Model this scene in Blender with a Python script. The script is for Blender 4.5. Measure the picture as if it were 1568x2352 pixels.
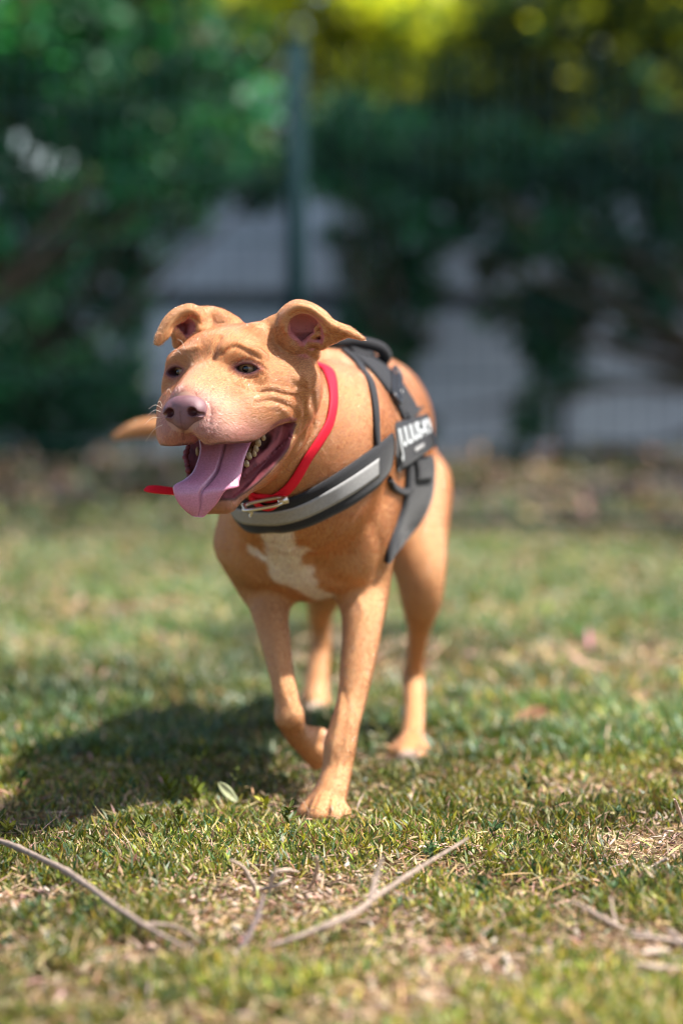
import bpy, math, random
import numpy as np
from mathutils import Vector, Matrix
from mathutils.bvhtree import BVHTree

for _o in list(bpy.data.objects):
    bpy.data.objects.remove(_o, do_unlink=True)
SC = bpy.context.scene
COL = SC.collection
RNG = np.random.default_rng(7)
random.seed(7)
rad = math.radians

# ------------------------------------------------------------------ camera
H = 0.54                       # eye height of the photographer, crouching
PITCH = rad(3.875)             # looking slightly down
FPX = 85.0 / 36.0 * 2352.0
cam = bpy.data.cameras.new('camera')
camo = bpy.data.objects.new('camera', cam)
COL.objects.link(camo)
camo.location = (0, 0, H)
camo.rotation_euler = (rad(90) - PITCH, 0, 0)
cam.sensor_fit = 'VERTICAL'
cam.sensor_height = 36.0
cam.sensor_width = 24.0
cam.lens = 85.0
cam.clip_start = 0.05
cam.clip_end = 500
cam.dof.use_dof = True
cam.dof.focus_distance = 2.585
cam.dof.aperture_fstop = 2.1
cam.dof.aperture_blades = 0
SC.camera = camo

# ------------------------------------------------------------------ sky and sun
SUN_DIR = Vector((0.60, -0.07, 1.0)).normalized()     # towards the sun
sun_el = math.asin(SUN_DIR.z)
sun_az = math.atan2(SUN_DIR.x, SUN_DIR.y)
wd = bpy.data.worlds.new('World')
SC.world = wd
wd.use_nodes = True
nt = wd.node_tree
nt.nodes.clear()
sky = nt.nodes.new('ShaderNodeTexSky')
sky.sky_type = 'NISHITA'
sky.sun_disc = False
sky.sun_elevation = sun_el
sky.sun_rotation = sun_az
sky.dust_density = 2.0
bg = nt.nodes.new('ShaderNodeBackground')
bg.inputs['Strength'].default_value = 0.10
out = nt.nodes.new('ShaderNodeOutputWorld')
nt.links.new(sky.outputs[0], bg.inputs[0])
nt.links.new(bg.outputs[0], out.inputs[0])
sl = bpy.data.lights.new('sun', 'SUN')
sl.energy = 5.0
sl.angle = rad(1.4)
sl.color = (1.0, 0.955, 0.89)
slo = bpy.data.objects.new('sun', sl)
slo.rotation_euler = SUN_DIR.to_track_quat('Z', 'Y').to_euler()
slo.location = (3, 3, 6)
COL.objects.link(slo)
SC.view_settings.view_transform = 'Standard'
SC.view_settings.look = 'None'
SC.view_settings.exposure = 1.17
SC.view_settings.gamma = 1.0
SC.view_settings.use_curve_mapping = False
SC.cycles.use_denoising = True
SC.cycles.filter_width = 1.05
SC.cycles.max_bounces = 8
SC.cycles.transparent_max_bounces = 8

# ------------------------------------------------------------------ helpers
def W(dx, dy, D):
    """a point of the place: photo position (in 1568 x 2352 units) at distance D ahead of the camera"""
    a = (dx - 784.0) / FPX
    b = (1176.0 - dy) / FPX
    cp, sp = math.cos(PITCH), math.sin(PITCH)
    fy = cp + b * sp
    fz = -sp + b * cp
    k = D / fy
    return np.array([a * k, D, H + fz * k])

def proj(p):
    cp, sp = math.cos(PITCH), math.sin(PITCH)
    x, y, z = p[0], p[1], p[2] - H
    f = y * cp - z * sp
    u = y * sp + z * cp
    return (784 + FPX * x / f, 1176 - FPX * u / f)

def ground_at(dx, dy):
    a = W(dx, dy, 1.0)
    k = H / (H - a[2])
    return np.array([a[0] * k, k, 0.0])

def tag(o, label=None, cat=None, group=None, kind=None):
    if label: o['label'] = label
    if cat: o['category'] = cat
    if group: o['group'] = group
    if kind: o['kind'] = kind
    return o

def link(name, me, mat=None, parent=None):
    o = bpy.data.objects.new(name, me)
    COL.objects.link(o)
    if mat is not None:
        me.materials.append(mat)
    if parent is not None:
        o.parent = parent
        o.matrix_parent_inverse = Matrix.Translation(-Vector(parent.location))
    return o

def empty(name, loc):
    o = bpy.data.objects.new(name, None)
    o.empty_display_size = 0.05
    o.location = Vector(loc)
    COL.objects.link(o)
    return o

def mesh_np(name, verts, quads=None, tris=None, col=None, smooth=True):
    me = bpy.data.meshes.new(name)
    verts = np.asarray(verts, dtype=np.float32)
    nq = 0 if quads is None else len(quads)
    ntr = 0 if tris is None else len(tris)
    me.vertices.add(len(verts))
    me.vertices.foreach_set('co', verts.ravel())
    loops = []
    if nq: loops.append(np.asarray(quads, dtype=np.int32).ravel())
    if ntr: loops.append(np.asarray(tris, dtype=np.int32).ravel())
    loops = np.concatenate(loops)
    me.loops.add(len(loops))
    me.loops.foreach_set('vertex_index', loops)
    me.polygons.add(nq + ntr)
    starts = np.concatenate([np.arange(nq) * 4, nq * 4 + np.arange(ntr) * 3]).astype(np.int32)
    me.polygons.foreach_set('loop_start', starts)
    me.update(calc_edges=True)
    me.validate()
    if smooth:
        me.shade_smooth()
    if col is not None:
        at = me.color_attributes.new('Col', 'FLOAT_COLOR', 'POINT')
        c = np.ones((len(verts), 4), dtype=np.float32)
        c[:, :3] = col
        at.data.foreach_set('color', c.ravel())
    return me

def cat(parts):
    """join (verts, quads, col) triples"""
    V, Q, C, n = [], [], [], 0
    for v, q, c in parts:
        V.append(v); Q.append(np.asarray(q) + n); C.append(np.broadcast_to(c, (len(v), 3))); n += len(v)
    return np.concatenate(V), np.concatenate(Q), np.concatenate(C)

def vnoise(x, y, seed=0):
    """smooth lattice noise, 0..1"""
    r = np.random.default_rng(seed)
    T = r.random((64, 64)).astype(np.float32)
    xi = np.floor(x).astype(int); yi = np.floor(y).astype(int)
    fx = x - xi; fy = y - yi
    fx = fx * fx * (3 - 2 * fx); fy = fy * fy * (3 - 2 * fy)
    a = T[xi % 64, yi % 64]; b = T[(xi + 1) % 64, yi % 64]
    c = T[xi % 64, (yi + 1) % 64]; d = T[(xi + 1) % 64, (yi + 1) % 64]
    return (a * (1 - fx) + b * fx) * (1 - fy) + (c * (1 - fx) + d * fx) * fy

def vnoise3(p, s, seed=0):
    x, y, z = p[:, 0] * s, p[:, 1] * s, p[:, 2] * s
    return (vnoise(x + 0.37 * z, y - 0.61 * z, seed) + vnoise(y + 5.1 + .43 * x, z + 0.29 * x, seed + 1) + vnoise(z * 1.1 - .37 * y, x + 3.3, seed + 2)) / 3

def smoothstep(a, b, x):
    t = np.clip((x - a) / (b - a), 0, 1)
    return t * t * (3 - 2 * t)

# ------------------------------------------------------------------ materials
class NT:
    def __init__(self, name):
        self.m = bpy.data.materials.new(name); self.m.use_nodes = True
        self.t = self.m.node_tree
        self.b = self.t.nodes['Principled BSDF']
        self.o = self.t.nodes['Material Output']
    def n(self, kind, **kw):
        nd = self.t.nodes.new('ShaderNode' + kind)
        for k, v in kw.items():
            if k in nd.inputs.keys(): nd.inputs[k].default_value = v
            else: setattr(nd, k, v)
        return nd
    def l(self, a, b): self.t.links.new(a, b)
    def noise(self, scale, detail=4, rough=0.55, coord='Object', vec=None):
        nz = self.n('TexNoise'); nz.inputs['Scale'].default_value = scale
        nz.inputs['Detail'].default_value = detail; nz.inputs['Roughness'].default_value = rough
        if vec is None:
            tc = self.n('TexCoord'); vec = tc.outputs[coord]
        self.l(vec, nz.inputs['Vector'])
        return nz
    def ramp(self, src, stops):
        r = self.n('ValToRGB')
        cr = r.color_ramp
        while len(cr.elements) < len(stops): cr.elements.new(0.5)
        for e, (p, c) in zip(cr.elements, stops):
            e.position = p; e.color = (*c, 1)
        self.l(src, r.inputs['Fac'])
        return r
    def bump(self, src, strength, dist):
        b = self.n('Bump'); b.inputs['Strength'].default_value = strength; b.inputs['Distance'].default_value = dist
        self.l(src, b.inputs['Height']); self.l(b.outputs[0], self.b.inputs['Normal'])
        return b
    def mixcol(self, fac, a, b, mode='MIX'):
        mx = self.n('Mix', data_type='RGBA', blend_type=mode)
        for s, v in ((mx.inputs[0], fac), (mx.inputs[6], a), (mx.inputs[7], b)):
            if hasattr(v, 'is_output'): self.l(v, s)
            elif isinstance(v, (int, float)): s.default_value = v
            else: s.default_value = (*v, 1)
        return mx.outputs[2]

def simple_mat(name, color, rough=0.6, noise_scale=60, var=0.25, bump=0.2, bdist=0.001, metal=0.0, sheen=0.0):
    k = NT(name)
    nz = k.noise(noise_scale)
    a = tuple(c * (1 - var) for c in color); b = tuple(min(1, c * (1 + var)) for c in color)
    r = k.ramp(nz.outputs['Fac'], [(0.3, a), (0.7, b)])
    k.l(r.outputs[0], k.b.inputs['Base Color'])
    k.b.inputs['Roughness'].default_value = rough
    k.b.inputs['Metallic'].default_value = metal
    k.b.inputs['Sheen Weight'].default_value = sheen
    if bump: k.bump(nz.outputs['Fac'], bump, bdist)
    return k.m

def col_mat(name, rough=0.6, spec=0.4, transl=0.0, sss=0.0, bump=0, bscale=800, sheen=0.0, nscale=200, nvar=0.12, tboost=1.3):
    """material whose colour is the mesh's own colour attribute, a little varied"""
    k = NT(name)
    at = k.n('Attribute', attribute_name='Col')
    nz = k.noise(nscale)
    r = k.ramp(nz.outputs['Fac'], [(0.3, (1 - nvar,) * 3), (0.7, (1 + nvar,) * 3)])
    c = k.mixcol(1.0, at.outputs['Color'], r.outputs[0], 'MULTIPLY')
    k.l(c, k.b.inputs['Base Color'])
    k.b.inputs['Roughness'].default_value = rough
    k.b.inputs['Specular IOR Level'].default_value = spec
    k.b.inputs['Sheen Weight'].default_value = sheen
    if sss:
        k.b.inputs['Subsurface Weight'].default_value = sss
        k.b.inputs['Subsurface Radius'].default_value = (0.006, 0.0025, 0.0015)
        k.b.inputs['Subsurface Scale'].default_value = 1.0
    if bump:
        nb = k.noise(bscale, 3)
        k.bump(nb.outputs['Fac'], bump, 0.001)
    if transl:
        tr = k.n('BsdfTranslucent')
        g = k.mixcol(1.0, c, (tboost, tboost * 1.05, 0.55 * tboost), 'MULTIPLY')
        k.l(g, tr.inputs['Color'])
        mx = k.n('MixShader'); mx.inputs[0].default_value = transl
        k.l(k.b.outputs[0], mx.inputs[1]); k.l(tr.outputs[0], mx.inputs[2])
        k.l(mx.outputs[0], k.o.inputs['Surface'])
    return k.m
# ------------------------------------------------------------------ implicit modelling on a stretched grid
def axis(segs):
    """segs: [(start, end, step)...] contiguous"""
    out = []
    for a, b, s in segs:
        n = max(1, int(round((b - a) / s)))
        out.append(np.linspace(a, b, n, endpoint=False))
    out.append(np.array([segs[-1][1]]))
    return np.concatenate(out).astype(np.float32)

class Field:
    def __init__(self, ax, ay, az):
        self.ax, self.ay, self.az = ax, ay, az
        self.F = np.full((len(ax), len(ay), len(az)), 0.08, dtype=np.float32)
    def box(self, lo, hi):
        sl = []
        for a, l, h in ((self.ax, lo[0], hi[0]), (self.ay, lo[1], hi[1]), (self.az, lo[2], hi[2])):
            i = max(0, int(np.searchsorted(a, l)) - 1); j = min(len(a), int(np.searchsorted(a, h)) + 1)
            if j <= i: j = min(len(a), i + 1); i = max(0, j - 1)
            sl.append(slice(i, j))
        return tuple(sl)
    def pts(self, s):
        return (self.ax[s[0]][:, None, None], self.ay[s[1]][None, :, None], self.az[s[2]][None, None, :])
    def apply(self, s, d, k, sub=False):
        A = self.F[s]
        if sub:
            d = -d
            h = np.clip(0.5 - 0.5 * (d - A) / k, 0, 1) if k > 0 else None
            # smooth max
            if k > 0:
                self.F[s] = d * (1 - h) + A * h + k * h * (1 - h)
            else:
                self.F[s] = np.maximum(A, d)
        else:
            if k > 0:
                h = np.clip(0.5 + 0.5 * (d - A) / k, 0, 1)
                self.F[s] = d * (1 - h) + A * h - k * h * (1 - h)
            else:
                self.F[s] = np.minimum(A, d)
    def cone(self, a, b, r1, r2, k=0.01, sub=False):
        a = np.asarray(a, float); b = np.asarray(b, float)
        m = max(r1, r2) + k + 0.006
        s = self.box(np.minimum(a, b) - m, np.maximum(a, b) + m)
        X, Y, Z = self.pts(s)
        d = b - a; L = max(1e-9, float(d @ d))
        t = np.clip(((X - a[0]) * d[0] + (Y - a[1]) * d[1] + (Z - a[2]) * d[2]) / L, 0, 1)
        q = np.sqrt((X - a[0] - t * d[0]) ** 2 + (Y - a[1] - t * d[1]) ** 2 + (Z - a[2] - t * d[2]) ** 2)
        self.apply(s, (q - (r1 + (r2 - r1) * t)).astype(np.float32), k, sub)
    def chain(self, pts, k=0.01, sub=False, per=16):
        """one smooth tapering tube through the points"""
        A = np.array([np.append(p, r) for p, r in pts])
        A = spline(A, (len(pts) - 1) * per + 1)
        P, R = A[:, :3], A[:, 3]
        m = k + 0.006
        s = self.box((P - R[:, None]).min(0) - m, (P + R[:, None]).max(0) + m)
        D = np.full(self.F[s].shape, m * 2, dtype=np.float32)
        o = [q.start for q in s]
        for i in range(len(P) - 1):
            a, b = P[i], P[i + 1]; rm = max(R[i], R[i + 1]) + m
            t_ = self.box(np.minimum(a, b) - rm, np.maximum(a, b) + rm)
            X, Y, Z = self.pts(t_)
            d = b - a; L = max(1e-12, float(d @ d))
            t = np.clip(((X - a[0]) * d[0] + (Y - a[1]) * d[1] + (Z - a[2]) * d[2]) / L, 0, 1)
            q = np.sqrt((X - a[0] - t * d[0]) ** 2 + (Y - a[1] - t * d[1]) ** 2 + (Z - a[2] - t * d[2]) ** 2) - (R[i] + (R[i + 1] - R[i]) * t)
            l = tuple(slice(max(0, u.start - w), u.stop - w) for u, w in zip(t_, o))
            B = D[l]; np.minimum(B, q[tuple(slice(0, n) for n in B.shape)].astype(np.float32), out=B)
        self.apply(s, D, k, sub)
    def ell(self, c, r, R=None, k=0.01, sub=False):
        """ellipsoid: centre c, radii r along the columns of R"""
        c = np.asarray(c, float); r = np.asarray(r, float)
        R = np.eye(3) if R is None else np.asarray(R)
        ext = np.sqrt(((R * r[None, :]) ** 2).sum(1)) + k + 0.006
        s = self.box(c - ext, c + ext)
        X, Y, Z = self.pts(s)
        X = X - c[0]; Y = Y - c[1]; Z = Z - c[2]
        k0 = 0; k1 = 0
        for i in range(3):
            u = X * R[0, i] + Y * R[1, i] + Z * R[2, i]
            k0 = k0 + (u / r[i]) ** 2; k1 = k1 + (u / r[i] ** 2) ** 2
        k0 = np.sqrt(k0); k1 = np.sqrt(k1) + 1e-9
        self.apply(s, (k0 * (k0 - 1) / k1).astype(np.float32), k, sub)
    def splat_field(self, P, r, margin):
        """distance to a cloud of balls; returns (slices, d)"""
        P = np.asarray(P); r = np.broadcast_to(r, (len(P),))
        m = margin
        s = self.box(P.min(0) - m - r.max(), P.max(0) + m + r.max())
        xs, ys, zs = self.ax[s[0]], self.ay[s[1]], self.az[s[2]]
        D = np.full((len(xs), len(ys), len(zs)), m, dtype=np.float32)
        for p, q in zip(P, r):
            e = q + m
            i0, i1 = np.searchsorted(xs, (p[0] - e, p[0] + e)); j0, j1 = np.searchsorted(ys, (p[1] - e, p[1] + e)); k0, k1 = np.searchsorted(zs, (p[2] - e, p[2] + e))
            if i0 == i1 or j0 == j1 or k0 == k1: continue
            d = np.sqrt((xs[i0:i1, None, None] - p[0]) ** 2 + (ys[None, j0:j1, None] - p[1]) ** 2 + (zs[None, None, k0:k1] - p[2]) ** 2) - q
            B = D[i0:i1, j0:j1, k0:k1]
            np.minimum(B, d, out=B)
        return s, D
    def splat(self, P, r, k=0.003, sub=False, margin=None):
        s, D = self.splat_field(P, r, margin or (k + 0.004))
        self.apply(s, D, k, sub)
    def groove(self, P, depth, width):
        """press a soft crease (depth>0) or raise a ridge (depth<0) along a line of points"""
        s, D = self.splat_field(P, 0.0, width * 2.6)
        self.F[s] += (depth * np.exp(-(D / width) ** 2) * (D < width * 2.55)).astype(np.float32)
    def mesh(self):
        F = self.F; ax, ay, az = self.ax, self.ay, self.az
        nx, ny, nz = F.shape
        I = F < 0
        c = [I[i:nx - 1 + i, j:ny - 1 + j, k:nz - 1 + k] for i in (0, 1) for j in (0, 1) for k in (0, 1)]
        anyi = c[0].copy(); alli = c[0].copy()
        for q in c[1:]:
            anyi |= q; alli &= q
        act = anyi & ~alli
        ci, cj, ck = np.nonzero(act)
        idx = np.full(act.shape, -1, dtype=np.int32)
        idx[ci, cj, ck] = np.arange(len(ci), dtype=np.int32)
        corner = [(i, j, k) for i in (0, 1) for j in (0, 1) for k in (0, 1)]
        val = {q: F[ci + q[0], cj + q[1], ck + q[2]] for q in corner}
        pos = {q: np.stack([ax[ci + q[0]], ay[cj + q[1]], az[ck + q[2]]], 1) for q in corner}
        S = np.zeros((len(ci), 3)); N = np.zeros(len(ci))
        for a in corner:
            for d in range(3):
                if a[d] == 0:
                    b = list(a); b[d] = 1; b = tuple(b)
                    va, vb = val[a], val[b]
                    x = (va < 0) != (vb < 0)
                    t = np.where(x, va / np.where(x, va - vb, 1), 0)
                    S += np.where(x[:, None], pos[a] + t[:, None] * (pos[b] - pos[a]), 0); N += x
        V = S / N[:, None]
        Q = []
        # edges along x
        e = I[:-1, 1:-1, 1:-1] != I[1:, 1:-1, 1:-1]
        i, j, k = np.nonzero(e); j += 1; k += 1
        q = np.stack([idx[i, j - 1, k - 1], idx[i, j, k - 1], idx[i, j, k], idx[i, j - 1, k]], 1)
        f = I[i, j, k]; q[~f] = q[~f][:, ::-1]; Q.append(q)
        e = I[1:-1, :-1, 1:-1] != I[1:-1, 1:, 1:-1]
        i, j, k = np.nonzero(e); i += 1; k += 1
        q = np.stack([idx[i - 1, j, k - 1], idx[i - 1, j, k], idx[i, j, k], idx[i, j, k - 1]], 1)
        f = I[i, j, k]; q[~f] = q[~f][:, ::-1]; Q.append(q)
        e = I[1:-1, 1:-1, :-1] != I[1:-1, 1:-1, 1:]
        i, j, k = np.nonzero(e); i += 1; j += 1
        q = np.stack([idx[i - 1, j - 1, k], idx[i, j - 1, k], idx[i, j, k], idx[i - 1, j, k]], 1)
        f = I[i, j, k]; q[~f] = q[~f][:, ::-1]; Q.append(q)
        return V, np.concatenate(Q)

def relax(V, Q, it=2, lam=0.45, mu=-0.47):
    E = np.concatenate([Q[:, [0, 1]], Q[:, [1, 2]], Q[:, [2, 3]], Q[:, [3, 0]]])
    n = len(V)
    deg = np.bincount(E[:, 0], minlength=n) + np.bincount(E[:, 1], minlength=n)
    for i in range(it):
        for f in (lam, mu):
            A = np.zeros_like(V)
            for d in range(3):
                A[:, d] = np.bincount(E[:, 0], V[E[:, 1], d], n) + np.bincount(E[:, 1], V[E[:, 0], d], n)
            V = V + f * (A / deg[:, None] - V)
    return V

def vnormals(V, Q):
    n = np.cross(V[Q[:, 2]] - V[Q[:, 0]], V[Q[:, 3]] - V[Q[:, 1]])
    N = np.zeros_like(V)
    for j in range(4):
        for d in range(3):
            N[:, d] += np.bincount(Q[:, j], n[:, d], len(V))
    return N / (np.linalg.norm(N, axis=1, keepdims=True) + 1e-12)

def spline(P, n):
    """Catmull-Rom through the rows of P, n samples"""
    P = np.asarray(P, float)
    if len(P) == 2: return P[0] + (P[1] - P[0]) * np.linspace(0, 1, n)[:, None]
    Q = np.vstack([2 * P[0] - P[1], P, 2 * P[-1] - P[-2]])
    t = np.linspace(0, len(P) - 1 - 1e-9, n)
    i = t.astype(int); f = (t - i)[:, None]
    a, b, c, d = Q[i], Q[i + 1], Q[i + 2], Q[i + 3]
    return 0.5 * (2 * b + (c - a) * f + (2 * a - 5 * b + 4 * c - d) * f ** 2 + (3 * b - a - 3 * c + d) * f ** 3)

def polydist(P, line):
    """distance of points P (n,3) to polyline"""
    D = np.full(len(P), 1e9)
    for a, b in zip(line[:-1], line[1:]):
        d = b - a; t = np.clip(((P - a) @ d) / max(1e-12, d @ d), 0, 1)
        D = np.minimum(D, np.linalg.norm(P - a - t[:, None] * d, axis=1))
    return D

# ------------------------------------------------------------------ the dog: head frame
YAW, HPITCH, ROLL = rad(24), rad(0), rad(2.6)
_f = np.array([-math.sin(YAW), -math.cos(YAW), 0.0])
_l = np.array([math.cos(YAW), -math.sin(YAW), 0.0])
_u = np.array([0, 0, 1.0])
_f, _u = _f * math.cos(HPITCH) + _u * math.sin(HPITCH), _u * math.cos(HPITCH) - _f * math.sin(HPITCH)
_l, _u = _l * math.cos(ROLL) + _u * math.sin(ROLL), _u * math.cos(ROLL) - _l * math.sin(ROLL)
HR = np.stack([_l, _f, _u], 1)          # columns: dog's left, forward, up
HO = W(487, 850, 2.60)
def _bend(y): return 3.6 * np.clip(y / 75.0, 0, 1.1)          # the muzzle is turned a touch
def h(x, y, z): return HO + HR @ (np.array([x + _bend(y), y, z], float) * 0.001)
def hl(P):
    L = ((P - HO) @ HR) * 1000.0
    L[..., 0] -= _bend(L[..., 1])
    return L
def jx(z): return -11.0 * min(1.0, max(0.0, (-z - 70) / 66.0))      # the lower jaw hangs a little to one side
def hj(x, y, z): return h(x + jx(z), y, z)
def hl_(P): return hl(P)
def rot_l(ax, ang):
    return np.array(Matrix.Rotation(rad(ang), 3, ax))
mm = 0.001

ZU = lambda u, v, D: W(315.8 + .3478 * u, 660.2 + .3478 * v, D)   # photo detail coordinates of the face

def build_body():
    G = Field(axis([(-.42, -.21, .007), (-.21, .03, .0013), (.03, .19, .004)]),
              axis([(2.44, 2.475, .004), (2.475, 2.80, .0013), (2.80, 3.10, .0040), (3.10, 3.80, .0065)]),
              axis([(-.006, .345, .0042), (.345, .60, .0013)]))
    # ---- torso
    a = np.array([0.155, 0.988, 0]); a /= np.linalg.norm(a)            # the way the spine runs, away from us
    side = np.array([a[1], -a[0], 0])
    RB = np.stack([side, a, [0, 0, 1]], 1)
    C0 = np.array([-0.043, 2.92, 0])
    def B(s, t, z): return C0 + side * s + a * t + np.array([0, 0, z])
    G.B = B
    G.ell(B(0, .10, .40), (.096, .19, .135), RB, 0)
    G.ell(B(.030, .17, .405), (.100, .17, .128), RB, .03)
    G.ell(B(-.030, .17, .405), (.100, .17, .128), RB, .03)                     # rib cage
    G.ell(B(0, .0, .335), (.085, .085, .085), RB, .05)                # breast
    G.ell(B(.014, .33, .430), (.084, .16, .094), RB, .05)                 # loin
    G.ell(B(.004, .45, .430), (.092, .12, .100), RB, .05)                   # rump
    G.ell(B(0, .12, .50), (.045, .12, .035), RB, .05)                   # withers
    for S in (-1, 1):
        G.ell(B(S * .066, .07, .40), (.038, .08, .11), RB, .04)       # shoulder blade
        G.ell(B(S * .058, -.005, .325), (.038, .055, .075), RB, .035)       # upper arm
        G.ell(B(S * .052 - .010, .41, .365), (.040, .095, .12), RB, .04)      # thigh
    G.chain([(B(.0, -.075, .315), .022), (B(0, .02, .265), .03)], .04)   # keel of the breast
    # ---- neck
    G.chain([(h(0, -88, -28), .056), (W(668, 985, 2.775), .070), (W(735, 1000, 2.87), .088), (B(-.004, .06, .43), .098)], .022)
    G.chain([(h(0, -80, -66), .040), (W(640, 1050, 2.765), .060), (W(690, 1110, 2.83), .085)], .03)
    # ---- near fore leg (its left, our right), bearing the weight
    G.chain([(W(826, 1260, 2.94), .043), (W(829, 1350, 2.93), .0315), (W(832, 1430, 2.90), .0240), (W(820, 1530, 2.87), .0200), (W(808, 1603, 2.85), .0168),
             (W(792, 1665, 2.830), .0168), (W(781, 1712, 2.82), .0186), (W(775, 1765, 2.81), .0166), (W(760, 1822, 2.79), .0185)], .014)
    G.cone(W(842, 1340, 2.96), W(842, 1440, 2.93), .026, .017, .02)
    G.cone(W(768, 1715, 2.812), W(757, 1790, 2.806), .006, .005, .01)
    base = W(748, 1845, 2.80)
    toes = [(W(703, 1866, 2.775), .0105), (W(729, 1876, 2.752), .0120), (W(761, 1878, 2.752), .0120), (W(786, 1871, 2.770), .0108)]
    for tp, r in toes:
        G.chain([(W(755, 1828, 2.795), .0165), ((tp + W(750, 1826, 2.79)) / 2 + np.array([0, 0, .002]), r * 1.02), (tp, r)], .005)
    # ---- far fore leg (its right), lifted
    G.chain([(W(600, 1240, 2.95), .046), (W(618, 1330, 2.95), .034), (W(621, 1409, 2.92), .0218), (W(631, 1462, 2.905), .0180), (W(645, 1540, 2.88), .0145),
             (W(657, 1600, 2.865), .0142), (W(664, 1645, 2.86), .0160)], .014)
    G.chain([(W(664, 1645, 2.86), .0160), (W(680, 1683, 2.885), .0140), (W(706, 1710, 2.915), .0150), (W(728, 1728, 2.935), .0175)], .006)
    for tx, ty in ((726, 1750), (738, 1742), (748, 1728)):
        G.chain([(W(715, 1716, 2.93), .013), (W(tx, ty, 2.95), .0095)], .004)
    G.cone(W(700, 1684, 2.90), W(735, 1690, 2.93), .009, .010, .006)
    G.cone(W(560, 1255, 2.93), W(585, 1330, 2.95), .030, .018, .03)
    # ---- hind leg on our right
    G.chain([(W(935, 1120, 3.36), .062), (W(947, 1220, 3.30), .048), (W(963, 1310, 3.26), .0350), (W(967, 1380, 3.26), .0265), (W(961, 1450, 3.29), .0150),
             (W(952, 1520, 3.325), .0128), (W(948, 1562, 3.335), .0160), (W(951, 1620, 3.30), .0138), (W(948, 1680, 3.25), .0148), (W(943, 1715, 3.215), .0175)], .018)
    G.cone(W(962, 1440, 3.345), W(940, 1550, 3.36), .006, .010, .012)
    for tx, ty, td in ((906, 1731, 3.19), (926, 1737, 3.165), (950, 1738, 3.165), (970, 1731, 3.185)):
        G.chain([(W(943, 1712, 3.21), .017), (W(tx, ty, td), .0125)], .006)
    # ---- hind leg on our left, stretched back
    G.chain([(W(800, 1160, 3.40), .066), (W(775, 1260, 3.42), .048), (W(748, 1350, 3.48), .030), (W(736, 1410, 3.56), .0180), (W(736, 1480, 3.58), .0150),
             (W(727, 1560, 3.56), .0175), (W(725, 1610, 3.54), .020)], .018)
    for tx, td in ((703, 3.52), (718, 3.505), (735, 3.505), (749, 3.515)):
        G.chain([(W(725, 1618, 3.54), .017), (W(tx, 1640, td), .0125)], .006)
    # ---- tail swinging out to our left
    T = spline([W(860, 960, 3.44), W(780, 975, 3.54), W(600, 1000, 3.60), W(430, 985, 3.62), W(330, 983, 3.63), W(262, 1002, 3.63)], 24)
    rr = np.interp(np.linspace(0, 1, 24), [0, .3, .6, .85, 1], [.026, .022, .0175, .0125, .0045])
    G.chain(list(zip(T, rr)), .012)
    # ---- skull
    E = lambda c, r, k=.012, sub=False, R=None: G.ell(h(*c), np.array(r) * mm, HR if R is None else HR @ R, k, sub)
    def Cn(a, b, r1, r2, k=.012, sub=False): G.cone(h(*a), h(*b), r1 * mm, r2 * mm, k, sub)
    E((0, -66, 4), (64, 60, 46), .012)
    E((0, -22, 16), (46, 32, 26), .02)
    for S in (-1, 1):
        Cn((S * 20, -2, 14), (S * 46, -9, 11), 12, 11, .012)          # brow
        Cn((S * 48, -16, -14), (S * 68, -72, -10), 19, 22, .018)         # cheek bone
        E((S * 57, -88, -26), (27, 34, 38), .020)                       # jaw muscle
    G.chain([(h(0, -14, -26), .042), (h(0, 22, -38), .036), (h(0, 54, -46), .028)], .016)                       # muzzle
    Cn((0, -8, -6), (0, 58, -27), 19, 14, .014)                        # bridge of the nose
    for S in (-1, 1):
        G.chain([(h(S * 17, 59, -60), .0160), (h(S * 27, 42, -66), .0195), (h(S * 37, 6, -61), .0210), (h(S * 48, -28, -48), .0185), (h(S * 59, -62, -44), .0140)], .012)
        Cn((S * 36, 10, -38), (S * 54, -34, -36), 21.5, 20, .014)
        Cn((S * 24, 44, -50), (S * 40, 4, -44), 19, 20, .012)
    # lower jaw
    G.chain([(hj(-57, -60, -76), .0060), (hj(-54, -47, -94), .0065), (hj(-42, -36, -113), .0060)], .006)
    for S in (-1, 1):
        G.chain([(h(S * 52, -78, -62), .0150), (hj(S * 47, -58, -92), .0120), (hj(S * 34, -38, -115), .0120), (hj(S * 11, -20, -139), .0125)], .010)
    Cn((-11 + jx(-140), -19, -141), (9 + jx(-140), -19, -141), 12.5, 12.5, .010)
    E((-5, -70, -104), (38, 42, 32), .016)
    return G
def sheet_pts(rows, nu, nv):
    """a smooth sheet through rows of points -> dense cloud"""
    A = np.stack([spline(r, nv) for r in rows])           # rows x nv x 3
    return np.stack([spline(A[:, j], nu) for j in range(nv)], 1)   # nu x nv x 3

MOUTH = np.array([(-66, -60), (-59, -86), (-47, -103), (-31, -122), (-14, -138), (22, -136), (75, -90), (60, -79), (5, -79), (-30, -65)], float)
def poly_sdf(y, z, P):
    """signed distance to a polygon, negative inside"""
    d = np.full(np.broadcast(y, z).shape, 1e9, dtype=np.float32); ins = np.zeros(d.shape, bool)
    n = len(P)
    for i in range(n):
        a, b = P[i], P[(i + 1) % n]
        e = b - a
        wy, wz = y - a[0], z - a[1]
        t = np.clip((wy * e[0] + wz * e[1]) / (e @ e), 0, 1)
        d = np.minimum(d, (wy - t * e[0]) ** 2 + (wz - t * e[1]) ** 2)
        c = ((a[1] > z) != (b[1] > z)) & (y < (b[0] - a[0]) * (z - a[1]) / ((b[1] - a[1]) if b[1] != a[1] else 1e-9) + a[0])
        ins ^= c
    d = np.sqrt(d)
    return np.where(ins, -d, d)

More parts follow.
